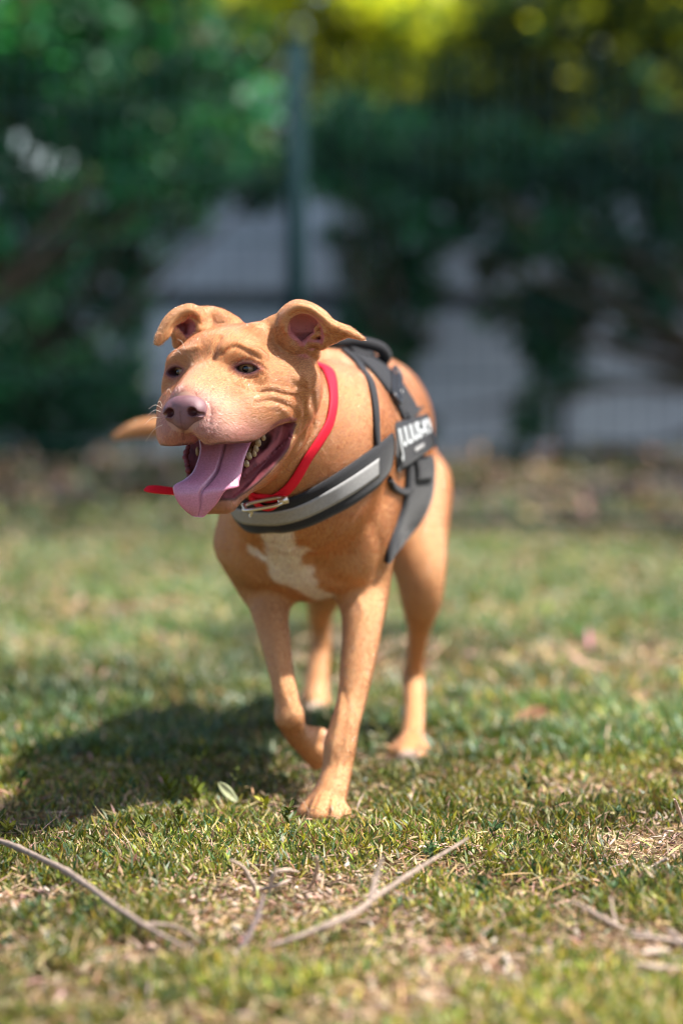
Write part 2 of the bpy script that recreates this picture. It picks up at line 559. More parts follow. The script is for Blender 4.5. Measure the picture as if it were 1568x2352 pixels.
def head_details(G):
    E = lambda c, r, k=.012, sub=False, R=None: G.ell(h(*c), np.array(r) * mm, HR if R is None else HR @ R, k, sub)
    def Cn(a, b, r1, r2, k=.012, sub=False): G.cone(h(*a), h(*b), r1 * mm, r2 * mm, k, sub)
    # mouth: the wedge between the lips, open to both sides
    Cn((0, -50, -82), (0, 44, -84), 23, 15, .006, True)
    Cn((-4, -55, -92), (-9, -20, -123), 24, 11, .006, True)
    s = G.box(h(0, -20, -95) - .085, h(0, -20, -95) + .085)
    X, Y, Z = G.pts(s)
    X = X - HO[0]; Y = Y - HO[1]; Z = Z - HO[2]
    L = [(X * HR[0, i] + Y * HR[1, i] + Z * HR[2, i]) * 1000 for i in range(3)]
    d = poly_sdf(L[1], L[2], MOUTH)
    inner = np.interp(L[1], [-64, -40, -20, 0], [50, 37, 25, 10])       # how deep the side of the mouth goes in
    L0 = L[0] - _bend(L[1]) + 11.0 * np.clip((-L[2] - 70) / 66.0, 0, 1)
    d = np.maximum(d, inner - np.abs(L0))
    G.apply(s, (d * mm).astype(np.float32), .003, True)
    for S in (-1, 1):
        E((S * 13, 78, -43.5), (8, 15, 7), .003, True)
    G.chain([(h(0, 30, -92), .012), (h(0, 60, -80), .0125), (h(0, 88, -75), .0125)], .007, True)
    # eyes
    G.eye = []
    for S in (-1, 1):
        c = np.array([S * 37.5, -13.0, 0.0])
        yaw = S * 18
        Rl = np.array(Matrix.Rotation(rad(-yaw), 3, 'Z') @ Matrix.Rotation(rad(S * 4), 3, 'Y'))
        Re = HR @ Rl                                       # columns: along lid, outward, up
        cw = h(*c)
        G.eye.append((S, cw, Re))
        G.ell(cw, np.array([.0158, .0158, .0140]), Re, .006)
        # almond opening
        s = G.box(cw - .026, cw + .026)
        X, Y, Z = G.pts(s)
        u = (X - cw[0]) * Re[0, 0] + (Y - cw[1]) * Re[1, 0] + (Z - cw[2]) * Re[2, 0]
        v = (X - cw[0]) * Re[0, 1] + (Y - cw[1]) * Re[1, 1] + (Z - cw[2]) * Re[2, 1]
        w = (X - cw[0]) * Re[0, 2] + (Y - cw[1]) * Re[1, 2] + (Z - cw[2]) * Re[2, 2]
        hw, hh = .0120, .0045
        R0 = (hw * hw + hh * hh) / (2 * hh); d0 = R0 - hh
        al = np.maximum(np.sqrt(u * u + (w - d0) ** 2), np.sqrt(u * u + (w + d0) ** 2)) - R0
        al = np.maximum(al, -(v - .004))
        G.apply(s, al.astype(np.float32), .0012, True)
def img_line(pts, D):
    return [ZU(u, v, d) for (u, v), d in zip(pts, D)]

def ears(G):
    # --- the ear on our right: an open cup whose flap rolls over and folds away to a tip
    D0 = 2.612
    c = ZU(1110, 285, D0 + .028)
    # back of the cup
    rows = []
    nA = 40
    ang = np.linspace(0, 2 * np.pi, nA)
    P = []
    for e, dz in ((0.05, .020), (0.35, .019), (.65, .014), (.86, .006), (1.0, -.006)):
        for t in np.linspace(0, 2 * np.pi, 110, endpoint=False):
            P.append(0)
    cup = []
    for e in np.linspace(0.02, 1, 26):
        for t in np.linspace(0, 2 * np.pi, 120, endpoint=False):
            ru, rv = 126 * e, 128 * e
            uu, vv = 1108 + ru * math.cos(t) + 20 * math.sin(t) * e, 290 + rv * math.sin(t)
            cup.append(ZU(uu, vv, D0 + .026 * math.sqrt(max(0, 1 - e * e)) + .020 * e * max(0, math.sin(t)) ** .7))
    G.splat(np.array(cup), .0022, .004)
    # the rim with the fold over it, from the brow side round to the tip
    C0 = img_line([(935, 290), (918, 215), (965, 140), (1050, 94), (1150, 115), (1235, 170), (1300, 225), (1400, 268), (1490, 338)],
                  [D0 + .016, D0 + .016, D0 + .016, D0 + .015, D0 + .014, D0 + .012, D0 + .008, D0 + .006, D0 + .012])
    C1 = img_line([(965, 285), (960, 215), (995, 158), (1065, 120), (1150, 140), (1225, 195), (1290, 250), (1385, 292), (1490, 340)],
                  [D0 + .003, D0 - .001, D0 - .003, D0 - .006, D0 - .006, D0 - .006, D0 - .005, D0 + .000, D0 + .012])
    C2 = img_line([(1000, 280), (1003, 205), (1025, 180), (1085, 158), (1150, 175), (1205, 225), (1262, 300), (1375, 318), (1488, 342)],
                  [D0 + .006, D0 + .003, D0 + .002, D0 + .000, D0 + .000, D0 + .000, D0 + .002, D0 + .006, D0 + .012])
    S = sheet_pts([C0, C1, C2], 26, 190).reshape(-1, 3)
    G.splat(S, .0016, .0025)
    # lower lobe of the flap, hanging to the base
    L0 = img_line([(1262, 300), (1275, 320), (1290, 350), (1245, 382)], [D0 + .002, D0 + .004, D0 + .008, D0 + .012])
    L1 = img_line([(1375, 318), (1372, 324), (1330, 345), (1245, 384)], [D0 + .006, D0 + .007, D0 + .010, D0 + .012])
    L2 = img_line([(1235, 230), (1240, 280), (1255, 340), (1240, 380)], [D0 + .001, D0 + .003, D0 + .006, D0 + .012])
    G.splat(sheet_pts([L2, L0, L1], 24, 60).reshape(-1, 3), .0016, .0025)
    # back of the ear: from the rim down behind to the skull
    K = img_line([(905, 290), (960, 260), (1060, 235), (1150, 250), (1230, 290), (1260, 330)], [D0 + .04, D0 + .052, D0 + .056, D0 + .05, D0 + .036, D0 + .02])
    K2 = img_line([(910, 235), (965, 145), (1050, 96), (1150, 118), (1240, 175), (1275, 240)], [D0 + .020, D0 + .020, D0 + .019, D0 + .018, D0 + .016, D0 + .012])
    K3 = img_line([(905, 240), (955, 165), (1050, 120), (1150, 140), (1240, 200), (1275, 260)], [D0 + .034, D0 + .038, D0 + .040, D0 + .036, D0 + .028, D0 + .018])
    G.splat(sheet_pts([K2, K3, K], 30, 110).reshape(-1, 3), .0024, .004)
    G.chain([(h(34, -42, 34), .0155), (ZU(905, 268, D0 + .026), .0095)], .010)
    # base columns that tie the ear to the head
    G.chain([(ZU(900, 245, D0 + .02), .008), (ZU(930, 300, D0 + .018), .009), (ZU(1000, 370, D0 + .015), .009)], .008)
    G.chain([(ZU(1110, 425, D0 + .026), .008), (ZU(1165, 440, D0 + .032), .007)], .008)
    G.chain([(ZU(930, 270, D0 + .012), .007), (ZU(975, 330, D0 + .012), .008), (ZU(1030, 385, D0 + .014), .008)], .006)
    # folds inside the cup
    G.splat(spline(img_line([(1175, 275), (1215, 240), (1255, 250), (1262, 300), (1235, 350), (1240, 380)], [D0 + .010, D0 + .006, D0 + .004, D0 + .004, D0 + .006, D0 + .01]), 50), .0024, .003)
    G.splat(spline(img_line([(1130, 340), (1175, 310), (1215, 305), (1235, 330)], [D0 + .018, D0 + .012, D0 + .010, D0 + .010]), 40), .0032, .003)
    G.splat(spline(img_line([(1100, 370), (1150, 365), (1200, 370), (1215, 385)], [D0 + .020, D0 + .016, D0 + .014, D0 + .014]), 40), .0040, .004)
    # --- the ear on our left, seen more from the front, tip hanging out
    D1 = 2.655
    cup = []
    for e in np.linspace(0.02, 1, 22):
        for t in np.linspace(0, 2 * np.pi, 90, endpoint=False):
            uu, vv = 315 + 88 * e * math.cos(t), 275 + 78 * e * math.sin(t)
            cup.append(ZU(uu, vv, D1 + .024 * math.sqrt(max(0, 1 - e * e)) + .004))
    G.splat(np.array(cup), .0022, .004)
    C0 = img_line([(118, 372), (130, 310), (180, 210), (250, 145), (345, 113), (400, 140), (425, 190)],
                  [D1 - .012, D1 - .010, D1 - .004, D1 + .002, D1 + .006, D1 + .010, D1 + .014])
    C1 = img_line([(132, 376), (165, 320), (212, 235), (275, 178), (350, 148), (398, 172), (415, 215)],
                  [D1 - .013, D1 - .012, D1 - .009, D1 - .006, D1 - .005, D1 + .000, D1 + .004])
    C2 = img_line([(148, 374), (205, 322), (238, 262), (295, 214), (352, 186), (385, 200), (400, 240)],
                  [D1 - .012, D1 - .010, D1 - .005, D1 - .001, D1 + .001, D1 + .003, D1 + .007])
    G.splat(sheet_pts([C0, C1, C2], 22, 140).reshape(-1, 3), .0016, .0025)
    # back of that ear running to the crown
    G.chain([(ZU(395, 185, D1 + .02), .0085), (ZU(470, 185, D1 + .03), .0095), (ZU(545, 215, D1 + .03), .0110), (ZU(610, 262, D1 + .02), .012)], .010)
    G.chain([(ZU(430, 225, D1 + .030), .011), (ZU(520, 238, D1 + .030), .013), (ZU(600, 275, D1 + .02), .013)], .010)
    G.chain([(ZU(330, 180, D1 + .018), .007), (ZU(400, 205, D1 + .03), .010), (ZU(420, 300, D1 + .02), .016)], .008)
    G.splat(spline(img_line([(300, 215), (245, 235), (232, 275), (250, 320), (268, 372)], [D1 + .002, D1 - .002, D1 - .002, D1 + .000, D1 + .006]), 50), .0030, .003)
    G.splat(spline(img_line([(250, 290), (280, 330), (310, 350)], [D1 + .004, D1 + .006, D1 + .010]), 30), .0055, .004)
    G.chain([(ZU(268, 375, D1 + .010), .005), (ZU(330, 400, D1 + .014), .009)], .008)

TAN = np.array([0.50, 0.265, 0.115]); PALE = np.array([.66, .52, .38]); PINK = np.array([0.56, 0.24, 0.22]); DKPINK = np.array([.20, .055, .06]); INNER = np.array([.42, .10, .12])

class Surf:
    """a surface to lay things on"""
    def __init__(self, V, Q):
        self.b = BVHTree.FromPolygons(V.tolist(), Q.tolist())
    def ray(self, dx, dy, D=2.6):
        o = Vector((0, 0, H)); d = (Vector(W(dx, dy, D)) - o).normalized()
        p, n, i, t = self.b.ray_cast(o, d)
        return (None, None) if p is None else (np.array(p), np.array(n))
    def near(self, p):
        q, n, i, t = self.b.find_nearest(Vector(p))
        return np.array(q), np.array(n)

def U(u, v):            # face detail coordinates -> photo coordinates
    return (315.8 + .3478 * u, 660.2 + .3478 * v)
def Leg(u, v):
    return (459.3 + .4028 * u, 1119.5 + .4028 * v)

def folds(G, S):
    """creases and ridges of the skin, laid on the first surface"""
    def f(pts, depth, width, conv=U, n=60):
        P = [S.ray(*conv(*p))[0] for p in pts]
        P = [p for p in P if p is not None]
        if len(P) < 2: return
        G.groove(spline(np.array(P), n), depth * mm, width * mm)
    # brow and forehead
    f([(565, 400), (610, 372), (660, 368), (720, 395), (790, 420), (850, 455)], -2.64, 3.4)
    f([(560, 440), (600, 405), (660, 395), (730, 425), (800, 465)], 1.62, 2.6)
    f([(290, 410), (340, 405), (400, 395)], -1.62, 3.4)
    f([(225, 470), (265, 440), (310, 450)], -1.22, 3.0)
    f([(350, 330), (430, 280), (520, 255), (600, 250)], -1.52, 2.4)
    f([(400, 300), (480, 262), (560, 238)], 1.31, 2.0)
    f([(500, 470), (515, 400), (545, 340)], 2.24, 3.4)
    # eye corners and lids
    f([(650, 570), (655, 600), (660, 625)], 0.91, 1.8)
    f([(640, 500), (690, 480), (750, 480), (810, 510), (850, 545)], 0.81, 1.6)
    f([(660, 590), (720, 600), (790, 590), (840, 565)], 0.72, 1.8)
    f([(600, 560), (640, 640), (720, 680), (820, 690)], 1.01, 3.5)
    # cheek wrinkles running back from the corner of the mouth
    f([(820, 690), (900, 682), (980, 705), (1050, 712)], 1.35, 2.1)
    f([(800, 672), (880, 655), (980, 678), (1060, 690)], -1.02, 2.5)
    f([(780, 735), (860, 712), (960, 730), (1050, 770), (1085, 830)], -1.19, 2.6)
    f([(800, 762), (880, 745), (960, 765), (1030, 805), (1060, 860)], 1.19, 2.1)
    f([(850, 790), (920, 785), (990, 825), (1030, 880)], -0.95, 2.2)
    f([(1040, 600), (1085, 585), (1120, 610), (1125, 650)], -1.42, 3.4)
    f([(1050, 635), (1080, 655), (1105, 660)], 1.42, 2.5)
    f([(1085, 740), (1100, 800), (1100, 870), (1080, 950)], 1.26, 2.9)
    f([(1120, 740), (1135, 820), (1130, 900), (1100, 990), (1050, 1080)], -1.19, 3.6)
    f([(1160, 700), (1175, 800), (1165, 900), (1130, 1000), (1060, 1110), (960, 1210)], 1.50, 3.4)
    f([(1050, 960), (1020, 1060), (930, 1160), (850, 1250), (780, 1320)], 0.79, 2.9)
    f([(1060, 350), (1110, 400), (1180, 440)], -1.11, 3.9)
    f([(1120, 430), (1170, 470), (1200, 520)], 0.95, 2.9)
    f([(1060, 470), (1060, 540), (1075, 590)], 0.79, 3.9)
    # muzzle: fold beside the nose
    f([(470, 760), (480, 830), (470, 900), (430, 950)], .9, 2.0)
    f([(305, 925), (304, 950), (306, 985), (312, 1010)], 3.2, 1.7)
    # tendons and veins of the legs
    f([(905, 640), (930, 720), (900, 820), (880, 900)], -1.44, 3.0, Leg)
    f([(975, 800), (965, 900), (985, 990), (960, 1060), (935, 1140), (930, 1230), (905, 1340)], -2.08, 2.4, Leg)
    f([(800, 1200), (790, 1330), (760, 1450), (745, 1560)], -1.60, 3.0, Leg)
    f([(850, 1330), (880, 1420), (860, 1500), (800, 1560), (780, 1650)], -1.76, 2.2, Leg)
    f([(820, 1150), (840, 1260), (820, 1400), (800, 1500)], 1.28, 2.6, Leg)
    for x in ((655, 640), (725, 725), (790, 800)):
        f([(x[0] + 20, 1760), (x[1], 1850)], 2.56, 2.0, Leg)
    f([(430, 900), (450, 1050), (480, 1180), (540, 1290)], -1.44, 3.0, Leg)
    f([(600, 1330), (650, 1400), (690, 1460)], 1.92, 3.0, Leg)
    # breast and shoulder
    f([(420, 260), (440, 400), (500, 560)], 2.40, 9, Leg)
    f([(560, 330), (650, 420), (760, 520), (880, 560)], 3.52, 10, Leg)
    f([(330, 300), (300, 400), (330, 500)], 3.20, 9, Leg)
    f([(980, 200), (1030, 330), (1010, 480)], 2.40, 9, Leg)
# ------------------------------------------------------------------ build the dog
G = build_body(); head_details(G); ears(G)
V, Q = G.mesh(); V = relax(V, Q, 2)
S1 = Surf(V, Q)
folds(G, S1)
# the ragged rim of the lower lip
def lipline(pts, r, step):
    P = [p if len(p) == 3 else S1.ray(*U(*p))[0] for p in pts]
    P = spline(np.array([p for p in P if p is not None]), 300)
    L = np.concatenate([[0], np.cumsum(np.linalg.norm(np.diff(P, axis=0), axis=1))])
    t = np.arange(0, L[-1], step)
    P = np.stack([np.interp(t, L, P[:, i]) for i in range(3)], 1)
    P += RNG.normal(0, .0004, P.shape)
    G.splat(P, r * (1 + .3 * RNG.random(len(P))), .0012)
lipline([(1012, 975), (985, 1015), (940, 1050), (890, 1100), (840, 1140), (780, 1185), (720, 1235), (690, 1265)], .0015, .0040)
lipline([hj(-59, -54, -78), hj(-56, -45, -94), hj(-44, -34, -112)], .0030, .0060)
V, Q = G.mesh(); V = relax(V, Q, 1)
NV = vnormals(V, Q)
LH = hl(V)

def dog_colour(V, NV, LH):
    n = len(V)
    n1 = vnoise3(V, 15, 3)[:, None]; n2 = vnoise3(V, 110, 9)[:, None]
    C = TAN * (0.76 + 0.44 * n1) * (0.97 + 0.06 * n2)
    def mix(C, col, w):
        w = np.clip(w, 0, 1)[:, None]
        return C * (1 - w) + np.asarray(col) * w
    x, y, z = LH[:, 0], LH[:, 1], LH[:, 2]
    head = (V[:, 1] < 2.80) & (z > -165) & (y > -110)
    e = vnoise3(V, 160, 21)
    # paler fur along the sides of the muzzle and cheeks, pink skin shining through at the lips
    w = smoothstep(70, 14, np.sqrt((x * .8) ** 2 + (y - 52) ** 2 + ((z + 62) * 1.1) ** 2)) * head
    C = mix(C, [.60, .37, .26], .8 * w * (.86 + .14 * e))
    w = smoothstep(26, 8, np.abs(z + 76)) * smoothstep(-40, 10, y) * head
    C = mix(C, [.56, .31, .25], .6 * w)
    w = smoothstep(44, 26, np.sqrt(x ** 2 + (y - 72) ** 2 + (z + 52) ** 2)) * head
    C = mix(C, [.42, .235, .20], .7 * w)
    w = smoothstep(-120, -135, z) * smoothstep(-60, -35, y) * head
    C = mix(C, [.50, .30, .21], .7 * w)
    # throat and inner side of the cheek
    w = smoothstep(.10, .0, np.linalg.norm(V - W(640, 1120, 2.74), axis=1) / .8) * (NV[:, 2] < .3)
    C = mix(C, [.55, .30, .15], .3 * w)
    pl_ = np.array([p for p in (S1.ray(*U(*q))[0] for q in ((305, 928), (304, 955), (307, 985), (312, 1008))) if p is not None])
    C = mix(C, [.16, .06, .055], .9 * smoothstep(.0022, .0008, polydist(V, pl_)) * head)
    # eyes
    for S, c, Re in G.eye:
        P = (V - c) @ Re
        hw, hh = .0120, .0045
        R0 = (hw * hw + hh * hh) / (2 * hh); d0 = R0 - hh
        al = np.maximum(np.hypot(P[:, 0], P[:, 2] - d0), np.hypot(P[:, 0], P[:, 2] + d0)) - R0
        f = (P[:, 1] > 0) & (np.linalg.norm(P, axis=1) < .030)
        C = mix(C, [.30, .12, .10], .7 * smoothstep(.0075, .002, al) * f)
        C = mix(C, [.11, .038, .042], smoothstep(.0030, .0012, al) * f)
        if S > 0:
            q = np.linalg.norm(V - (c + Re @ np.array([-.0125, .011, -.004])), axis=1)
            C = mix(C, [.33, .13, .13], .8 * smoothstep(.006, .002, q))
    # lips and mouth
    d = poly_sdf(y, z, MOUTH)
    m = head & (np.abs(x) < 66) & (y > -72)
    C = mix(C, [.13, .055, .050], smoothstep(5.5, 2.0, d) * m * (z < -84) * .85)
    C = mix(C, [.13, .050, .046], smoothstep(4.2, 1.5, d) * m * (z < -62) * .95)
    iw = smoothstep(1.2, .2, d) * m
    inn = (np.array([.22, .050, .062]) * (0.6 + .9 * e[:, None])) * (.45 + .85 * vnoise3(V, 420, 77)[:, None])
    C = C * (1 - iw[:, None]) + inn * iw[:, None]
    def ul(pts): return np.array([p for p in (S1.ray(*U(*q))[0] for q in pts) if p is not None])
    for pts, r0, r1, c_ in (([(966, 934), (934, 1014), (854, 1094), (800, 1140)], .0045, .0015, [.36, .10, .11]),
                            ([(850, 960), (846, 1000), (830, 1040)], .0100, .0040, [.045, .010, .012]),  # near-black colour paints the shade of the cavity behind the teeth
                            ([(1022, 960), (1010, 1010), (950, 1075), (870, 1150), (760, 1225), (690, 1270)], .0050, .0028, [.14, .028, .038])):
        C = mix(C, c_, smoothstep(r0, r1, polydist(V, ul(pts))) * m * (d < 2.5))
    C = mix(C, [.30, .13, .13], .8 * smoothstep(.005, .002, polydist(V, ul([(1030, 880), (985, 872), (930, 892), (880, 925)]))))
    # inside of the ears
    for c, pts, r in ((ZU(1135, 305, 2.612 + .012), None, .031), (ZU(315, 275, 2.655 + .010), None, .024)):
        v = V - c; dd = np.linalg.norm(v, axis=1)
        inw = (v * NV).sum(1) / np.maximum(dd, 1e-6)
        w = smoothstep(r, r * .72, dd) * smoothstep(.05, -.25, inw)
        C = mix(C, [.50, .18, .165], w)
    # white blaze on the breast
    def ln(pts): return np.array([p for p in (S1.ray(*q)[0] for q in pts) if p is not None])
    jit = (vnoise3(V, 45, 41) - .5) * .006 + (vnoise3(V, 260, 44) - .5) * .004
    wd_ = 0
    for pts, r in (([(630, 1200), (635, 1240), (645, 1280)], .0200), ([(645, 1280), (655, 1325)], .022), ([(655, 1325), (690, 1340)], .020),
                   ([(690, 1345), (745, 1370)], .0120), ([(580, 1266), (615, 1285)], .0075), ([(650, 1285), (698, 1268)], .0085), ([(665, 1305), (690, 1318)], .0165)):
        wd_ = np.maximum(wd_, smoothstep(r + .0050, r - .0045, polydist(V, ln(pts)) + jit))
    C = mix(C, np.array([.80, .75, .66]), .97 * wd_ )
    # pale belly, toes
    bl = smoothstep(.06, .02, np.linalg.norm((V - W(905, 1245, 3.16)) * [1, .5, 1], axis=1)) * (NV[:, 2] < .2)
    C = mix(C, [.60, .42, .29], .8 * bl)
    for p, r in ((W(718, 1650, 3.50), .035), (W(938, 1752, 3.15), .022)):
        C = mix(C, [.56, .47, .39], .8 * smoothstep(r, r * .55, np.linalg.norm(V - p, axis=1)))
    C = mix(C, [.55, .38, .28], smoothstep(.022, .010, np.linalg.norm(V - W(745, 1700, 2.935), axis=1)))
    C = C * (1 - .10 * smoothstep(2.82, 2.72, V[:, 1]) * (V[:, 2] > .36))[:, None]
    return np.clip(C, .01, .9)
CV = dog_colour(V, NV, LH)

M_skin = col_mat('short_coat', .62, .3, sss=.0, bump=.12, bscale=900, sheen=.0, nscale=300, nvar=.04)
dog = empty('dog', (-.0, 3.0, 0))
tag(dog, 'tan short-haired dog walking on the grass with its mouth open and tongue out', 'dog')
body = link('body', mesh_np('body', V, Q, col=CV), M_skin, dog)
S2 = Surf(V, Q)

# ---- nose leather
NG = Field(np.arange(-.215, -.13, .0007, dtype=np.float32), np.arange(2.47, 2.58, .0008, dtype=np.float32), np.arange(.43, .505, .0007, dtype=np.float32))
def nE(c, r, k=.004, sub=False, R=None): NG.ell(h(*c), np.array(r) * mm, HR if R is None else HR @ R, k, sub)
nE((0, 69, -38), (22.5, 16, 13.5))
nE((0, 71, -48), (18, 14, 13.5), .005)
nE((0, 71, -54), (7, 11, 7), .006)
for S in (-1, 1):
    nE((S * 14.5, 73, -43), (10.0, 12, 10.5), .004)
    nE((S * 13, 85, -43.5), (5.2, 10, 4.6), .002, True, rot_l('Y', S * 18))
    NG.chain([(h(S * 17, 84, -45), .0022), (h(S * 23.5, 76, -47), .0017)], .0015, True)
NG.groove(spline([h(0, 87, -40), h(0, 86, -48), h(0, 84, -58), h(0, 80, -66)], 30), .0016, .0014)
nV, nQ = NG.mesh(); nN = vnormals(nV, nQ)
nl = hl(nV)
nc = np.array([.18, .085, .092]) * (.85 + .35 * vnoise3(nV, 300, 5)[:, None])
for S in (-1, 1):
    w = smoothstep(8.5, 4.5, np.linalg.norm((nl - [S * 13.5, 80, -44]) * [1, .45, 1.1], axis=1))[:, None]
    nc = nc * (1 - w) + np.array([.10, .03, .03]) * w
w = (smoothstep(1.6, .4, np.abs(nl[:, 0])) * (nl[:, 2] < -42))[:, None]
nc = nc * (1 - .6 * w) + np.array([.12, .04, .04]) * .6 * w
M_nose = col_mat('moist_nose_leather', .38, .5, bump=.5, bscale=1400, nscale=900, nvar=.1)
link('nose', mesh_np('nose', nV, nQ, col=nc), M_nose, dog)

# ---- eyes
M_eye = col_mat('moist_eye', .06, .35, nscale=600, nvar=.1)
M_eye.node_tree.nodes['Principled BSDF'].inputs['Coat Weight'].default_value = .8
M_eye.node_tree.nodes['Principled BSDF'].inputs['Coat Roughness'].default_value = .02
for S, c, Re in G.eye:
    nu, nv = 64, 48
    th = np.linspace(0, np.pi, nv); ph = np.linspace(0, 2 * np.pi, nu, endpoint=False)
    T, Pp = np.meshgrid(th, ph, indexing='ij')
    loc = np.stack([np.sin(T) * np.cos(Pp), np.cos(T), np.sin(T) * np.sin(Pp)], -1).reshape(-1, 3)
    gaze = np.array([-.08 * 1.0 - .05, 1, -.05]); gaze /= np.linalg.norm(gaze)
    ang = np.arccos(np.clip(loc @ gaze, -1, 1))
    r = .0128 + .0010 * smoothstep(.55, .0, ang)
    P = c + (loc * r[:, None]) @ Re.T
    i = np.arange(nv - 1)[:, None] * nu; j = np.arange(nu)[None, :]
    q = np.stack([i + j, i + (j + 1) % nu, i + nu + (j + 1) % nu, i + nu + j], -1).reshape(-1, 4)
    w = smoothstep(.80, .74, ang)[:, None]
    c_ = np.array([.30, .26, .24]) * (1 - w) + np.array([.30, .19, .10]) * w
    w = smoothstep(.82, .77, ang)[:, None] * smoothstep(.62, .72, ang)[:, None]
    c_ = c_ * (1 - .7 * w) + np.array([.012, .009, .008]) * .7 * w
    w = smoothstep(.30, .25, ang)[:, None]
    c_ = c_ * (1 - w) + np.array([.003, .003, .003]) * w
    link('eye', mesh_np('eye', P, q, col=c_), M_eye, dog)

def loft(rings, closed=True, cap=True):
    """rings: list of (k,3) arrays -> verts, quads, (tris as fans)"""
    R = np.array(rings); n, k = R.shape[:2]
    V = R.reshape(-1, 3)
    i = np.arange(n - 1)[:, None] * k
    j = np.arange(k if closed else k - 1)[None, :]
    q = np.stack([i + j, i + (j + 1) % k, i + k + (j + 1) % k, i + k + j], -1).reshape(-1, 4)
    if cap and closed:
        m = k // 2
        V = np.vstack([V])
        a = [[0 + t, t + 1, k - 2 - t, k - 1 - t] for t in range(0, m - 1)]
        b = [[(n - 1) * k + v for v in u][::-1] for u in a]
        q = np.vstack([q, a[::1], b])
    return V, q

def tube(pts, r, k=10, n=None):
    P = np.asarray(pts, float)
    if n: 
        P = spline(P, n)
    r = np.broadcast_to(r, (len(P),)) if np.ndim(r) == 0 or len(r) == len(P) else np.interp(np.linspace(0, 1, len(P)), np.linspace(0, 1, len(r)), r)
    T = np.gradient(P, axis=0); T /= np.linalg.norm(T, axis=1, keepdims=True)
    u = np.cross(T[0], [0.13, 0.31, 0.9]); u /= np.linalg.norm(u)
    rings = []
    for p, t, q in zip(P, T, r):
        u = u - t * (u @ t); u /= np.linalg.norm(u)
        v = np.cross(t, u)
        a = np.linspace(0, 2 * np.pi, k, endpoint=False)[:, None]
        rings.append(p + q * (np.cos(a) * u + np.sin(a) * v))
    return loft(rings)

# ---- tongue
TL = [(455, 1000, 2.628), (459, 1030, 2.612), (452, 1058, 2.600), (440, 1085, 2.590), (418, 1105, 2.583), (399, 1118, 2.580), (403, 1140, 2.578), (420, 1164, 2.580), (440, 1180, 2.585)]
TR = [(585, 1000, 2.628), (573, 1028, 2.606), (562, 1058, 2.594), (556, 1085, 2.585), (550, 1105, 2.578), (546, 1118, 2.572), (518, 1128, 2.570), (499, 1154, 2.576), (470, 1181, 2.585)]
n = 44
Lp = spline([W(*p) for p in TL], n); Rp = spline([W(*p) for p in TR], n)
rings = []; tcol = []
for i in range(n):
    t = i / (n - 1)
    l, r = Lp[i], Rp[i]; ax = r - l; w = np.linalg.norm(ax)
    fwd = np.cross(ax, [0, 0, 1.0]); 
    T = (Lp[min(n - 1, i + 1)] + Rp[min(n - 1, i + 1)] - Lp[max(0, i - 1)] - Rp[max(0, i - 1)])
    nn = np.cross(T, ax); nn /= np.linalg.norm(nn)
    if nn[1] > 0: nn = -nn
    s = np.linspace(0, 1, 41)
    g = math.exp(-((t - .45) / .42) ** 2)
    top = .006 * (1 - (2 * s - 1) ** 2) ** .6 - .0050 * g * np.exp(-((s - .52) / .030) ** 2) - .0022 * g * np.exp(-((s - .52) / .12) ** 2) + .003 * smoothstep(.55, .9, t) * (np.abs(2 * s - 1) ** 3)
    top = top + .003 * math.sin(t * 7) * (s - .5)
    bot = -.0045 * (1 - (2 * s - 1) ** 2) ** .5
    A = l + ax * s[:, None] + nn * top[:, None]
    Bm = (l + ax * s[:, None] + nn * bot[:, None])[::-1][1:-1]
    rings.append(np.vstack([A, Bm]))
    base = np.array([.42, .20, .28]) * (1 - t) + np.array([.55, .21, .32]) * t
    cc = np.tile(base, (len(A) + len(Bm), 1))
    cc[:41] *= (1 - .45 * g * np.exp(-((s - .52) / .022) ** 2))[:, None]
    edge = (np.abs(2 * s - 1) ** 6)[:, None]
    cc[:41] = cc[:41] * (1 - .5 * edge) + np.array([.55, .13, .22]) * .5 * edge
    tcol.append(cc)
tV, tQ = loft(rings)
M_tongue = col_mat('wet_tongue', .24, .6, sss=.15, bump=.35, bscale=1500, nscale=500, nvar=.12)
M_tongue.node_tree.nodes['Principled BSDF'].inputs['Coat Weight'].default_value = .6
M_tongue.node_tree.nodes['Principled BSDF'].inputs['Coat Roughness'].default_value = .12
link('tongue', mesh_np('tongue', tV, tQ, col=np.vstack(tcol)), M_tongue, dog)

# ---- teeth
M_tooth = simple_mat('tooth_enamel', (.42, .31, .17), .3, 400, .25, .1)
def tooth(u, v, sx, sz, lean=0, off=.0035):
    p, nrm = S2.ray(*U(u, v))
    if p is None: return
    c = p + nrm * off * .4 + np.array([0, -off, 0])
    nu, nv = 14, 10
    th = np.linspace(0, np.pi, nv); ph = np.linspace(0, 2 * np.pi, nu, endpoint=False)
    T, Pp = np.meshgrid(th, ph, indexing='ij')
    L = np.stack([np.sin(T) * np.cos(Pp) * sx * .86 * (1 - .25 * np.cos(T)), np.sin(T) * np.sin(Pp) * sx * .8, np.cos(T) * sz * (1 + .15 * np.cos(3 * Pp) * np.sin(T))], -1).reshape(-1, 3)
    Rm = HR @ np.array(Matrix.Rotation(rad(lean), 3, 'Y'))
    i = np.arange(nv - 1)[:, None] * nu; j = np.arange(nu)[None, :]
    q = np.stack([i + j, i + (j + 1) % nu, i + nu + (j + 1) % nu, i + nu + j], -1).reshape(-1, 4)
    link('tooth', mesh_np('tooth', c + L @ Rm.T, q), M_tooth, dog)
for a in ((725, 1168, .0036, .0040), (742, 1118, .0040, .0045), (757, 1075, .0038, .0046), (785, 1066, .0036, .0045), (796, 1018, .0040, .0052), (775, 1100, .0028, .004), (830, 985, .0030, .004)):
    tooth(*a)
tooth(402, 1085, .0024, .0050)

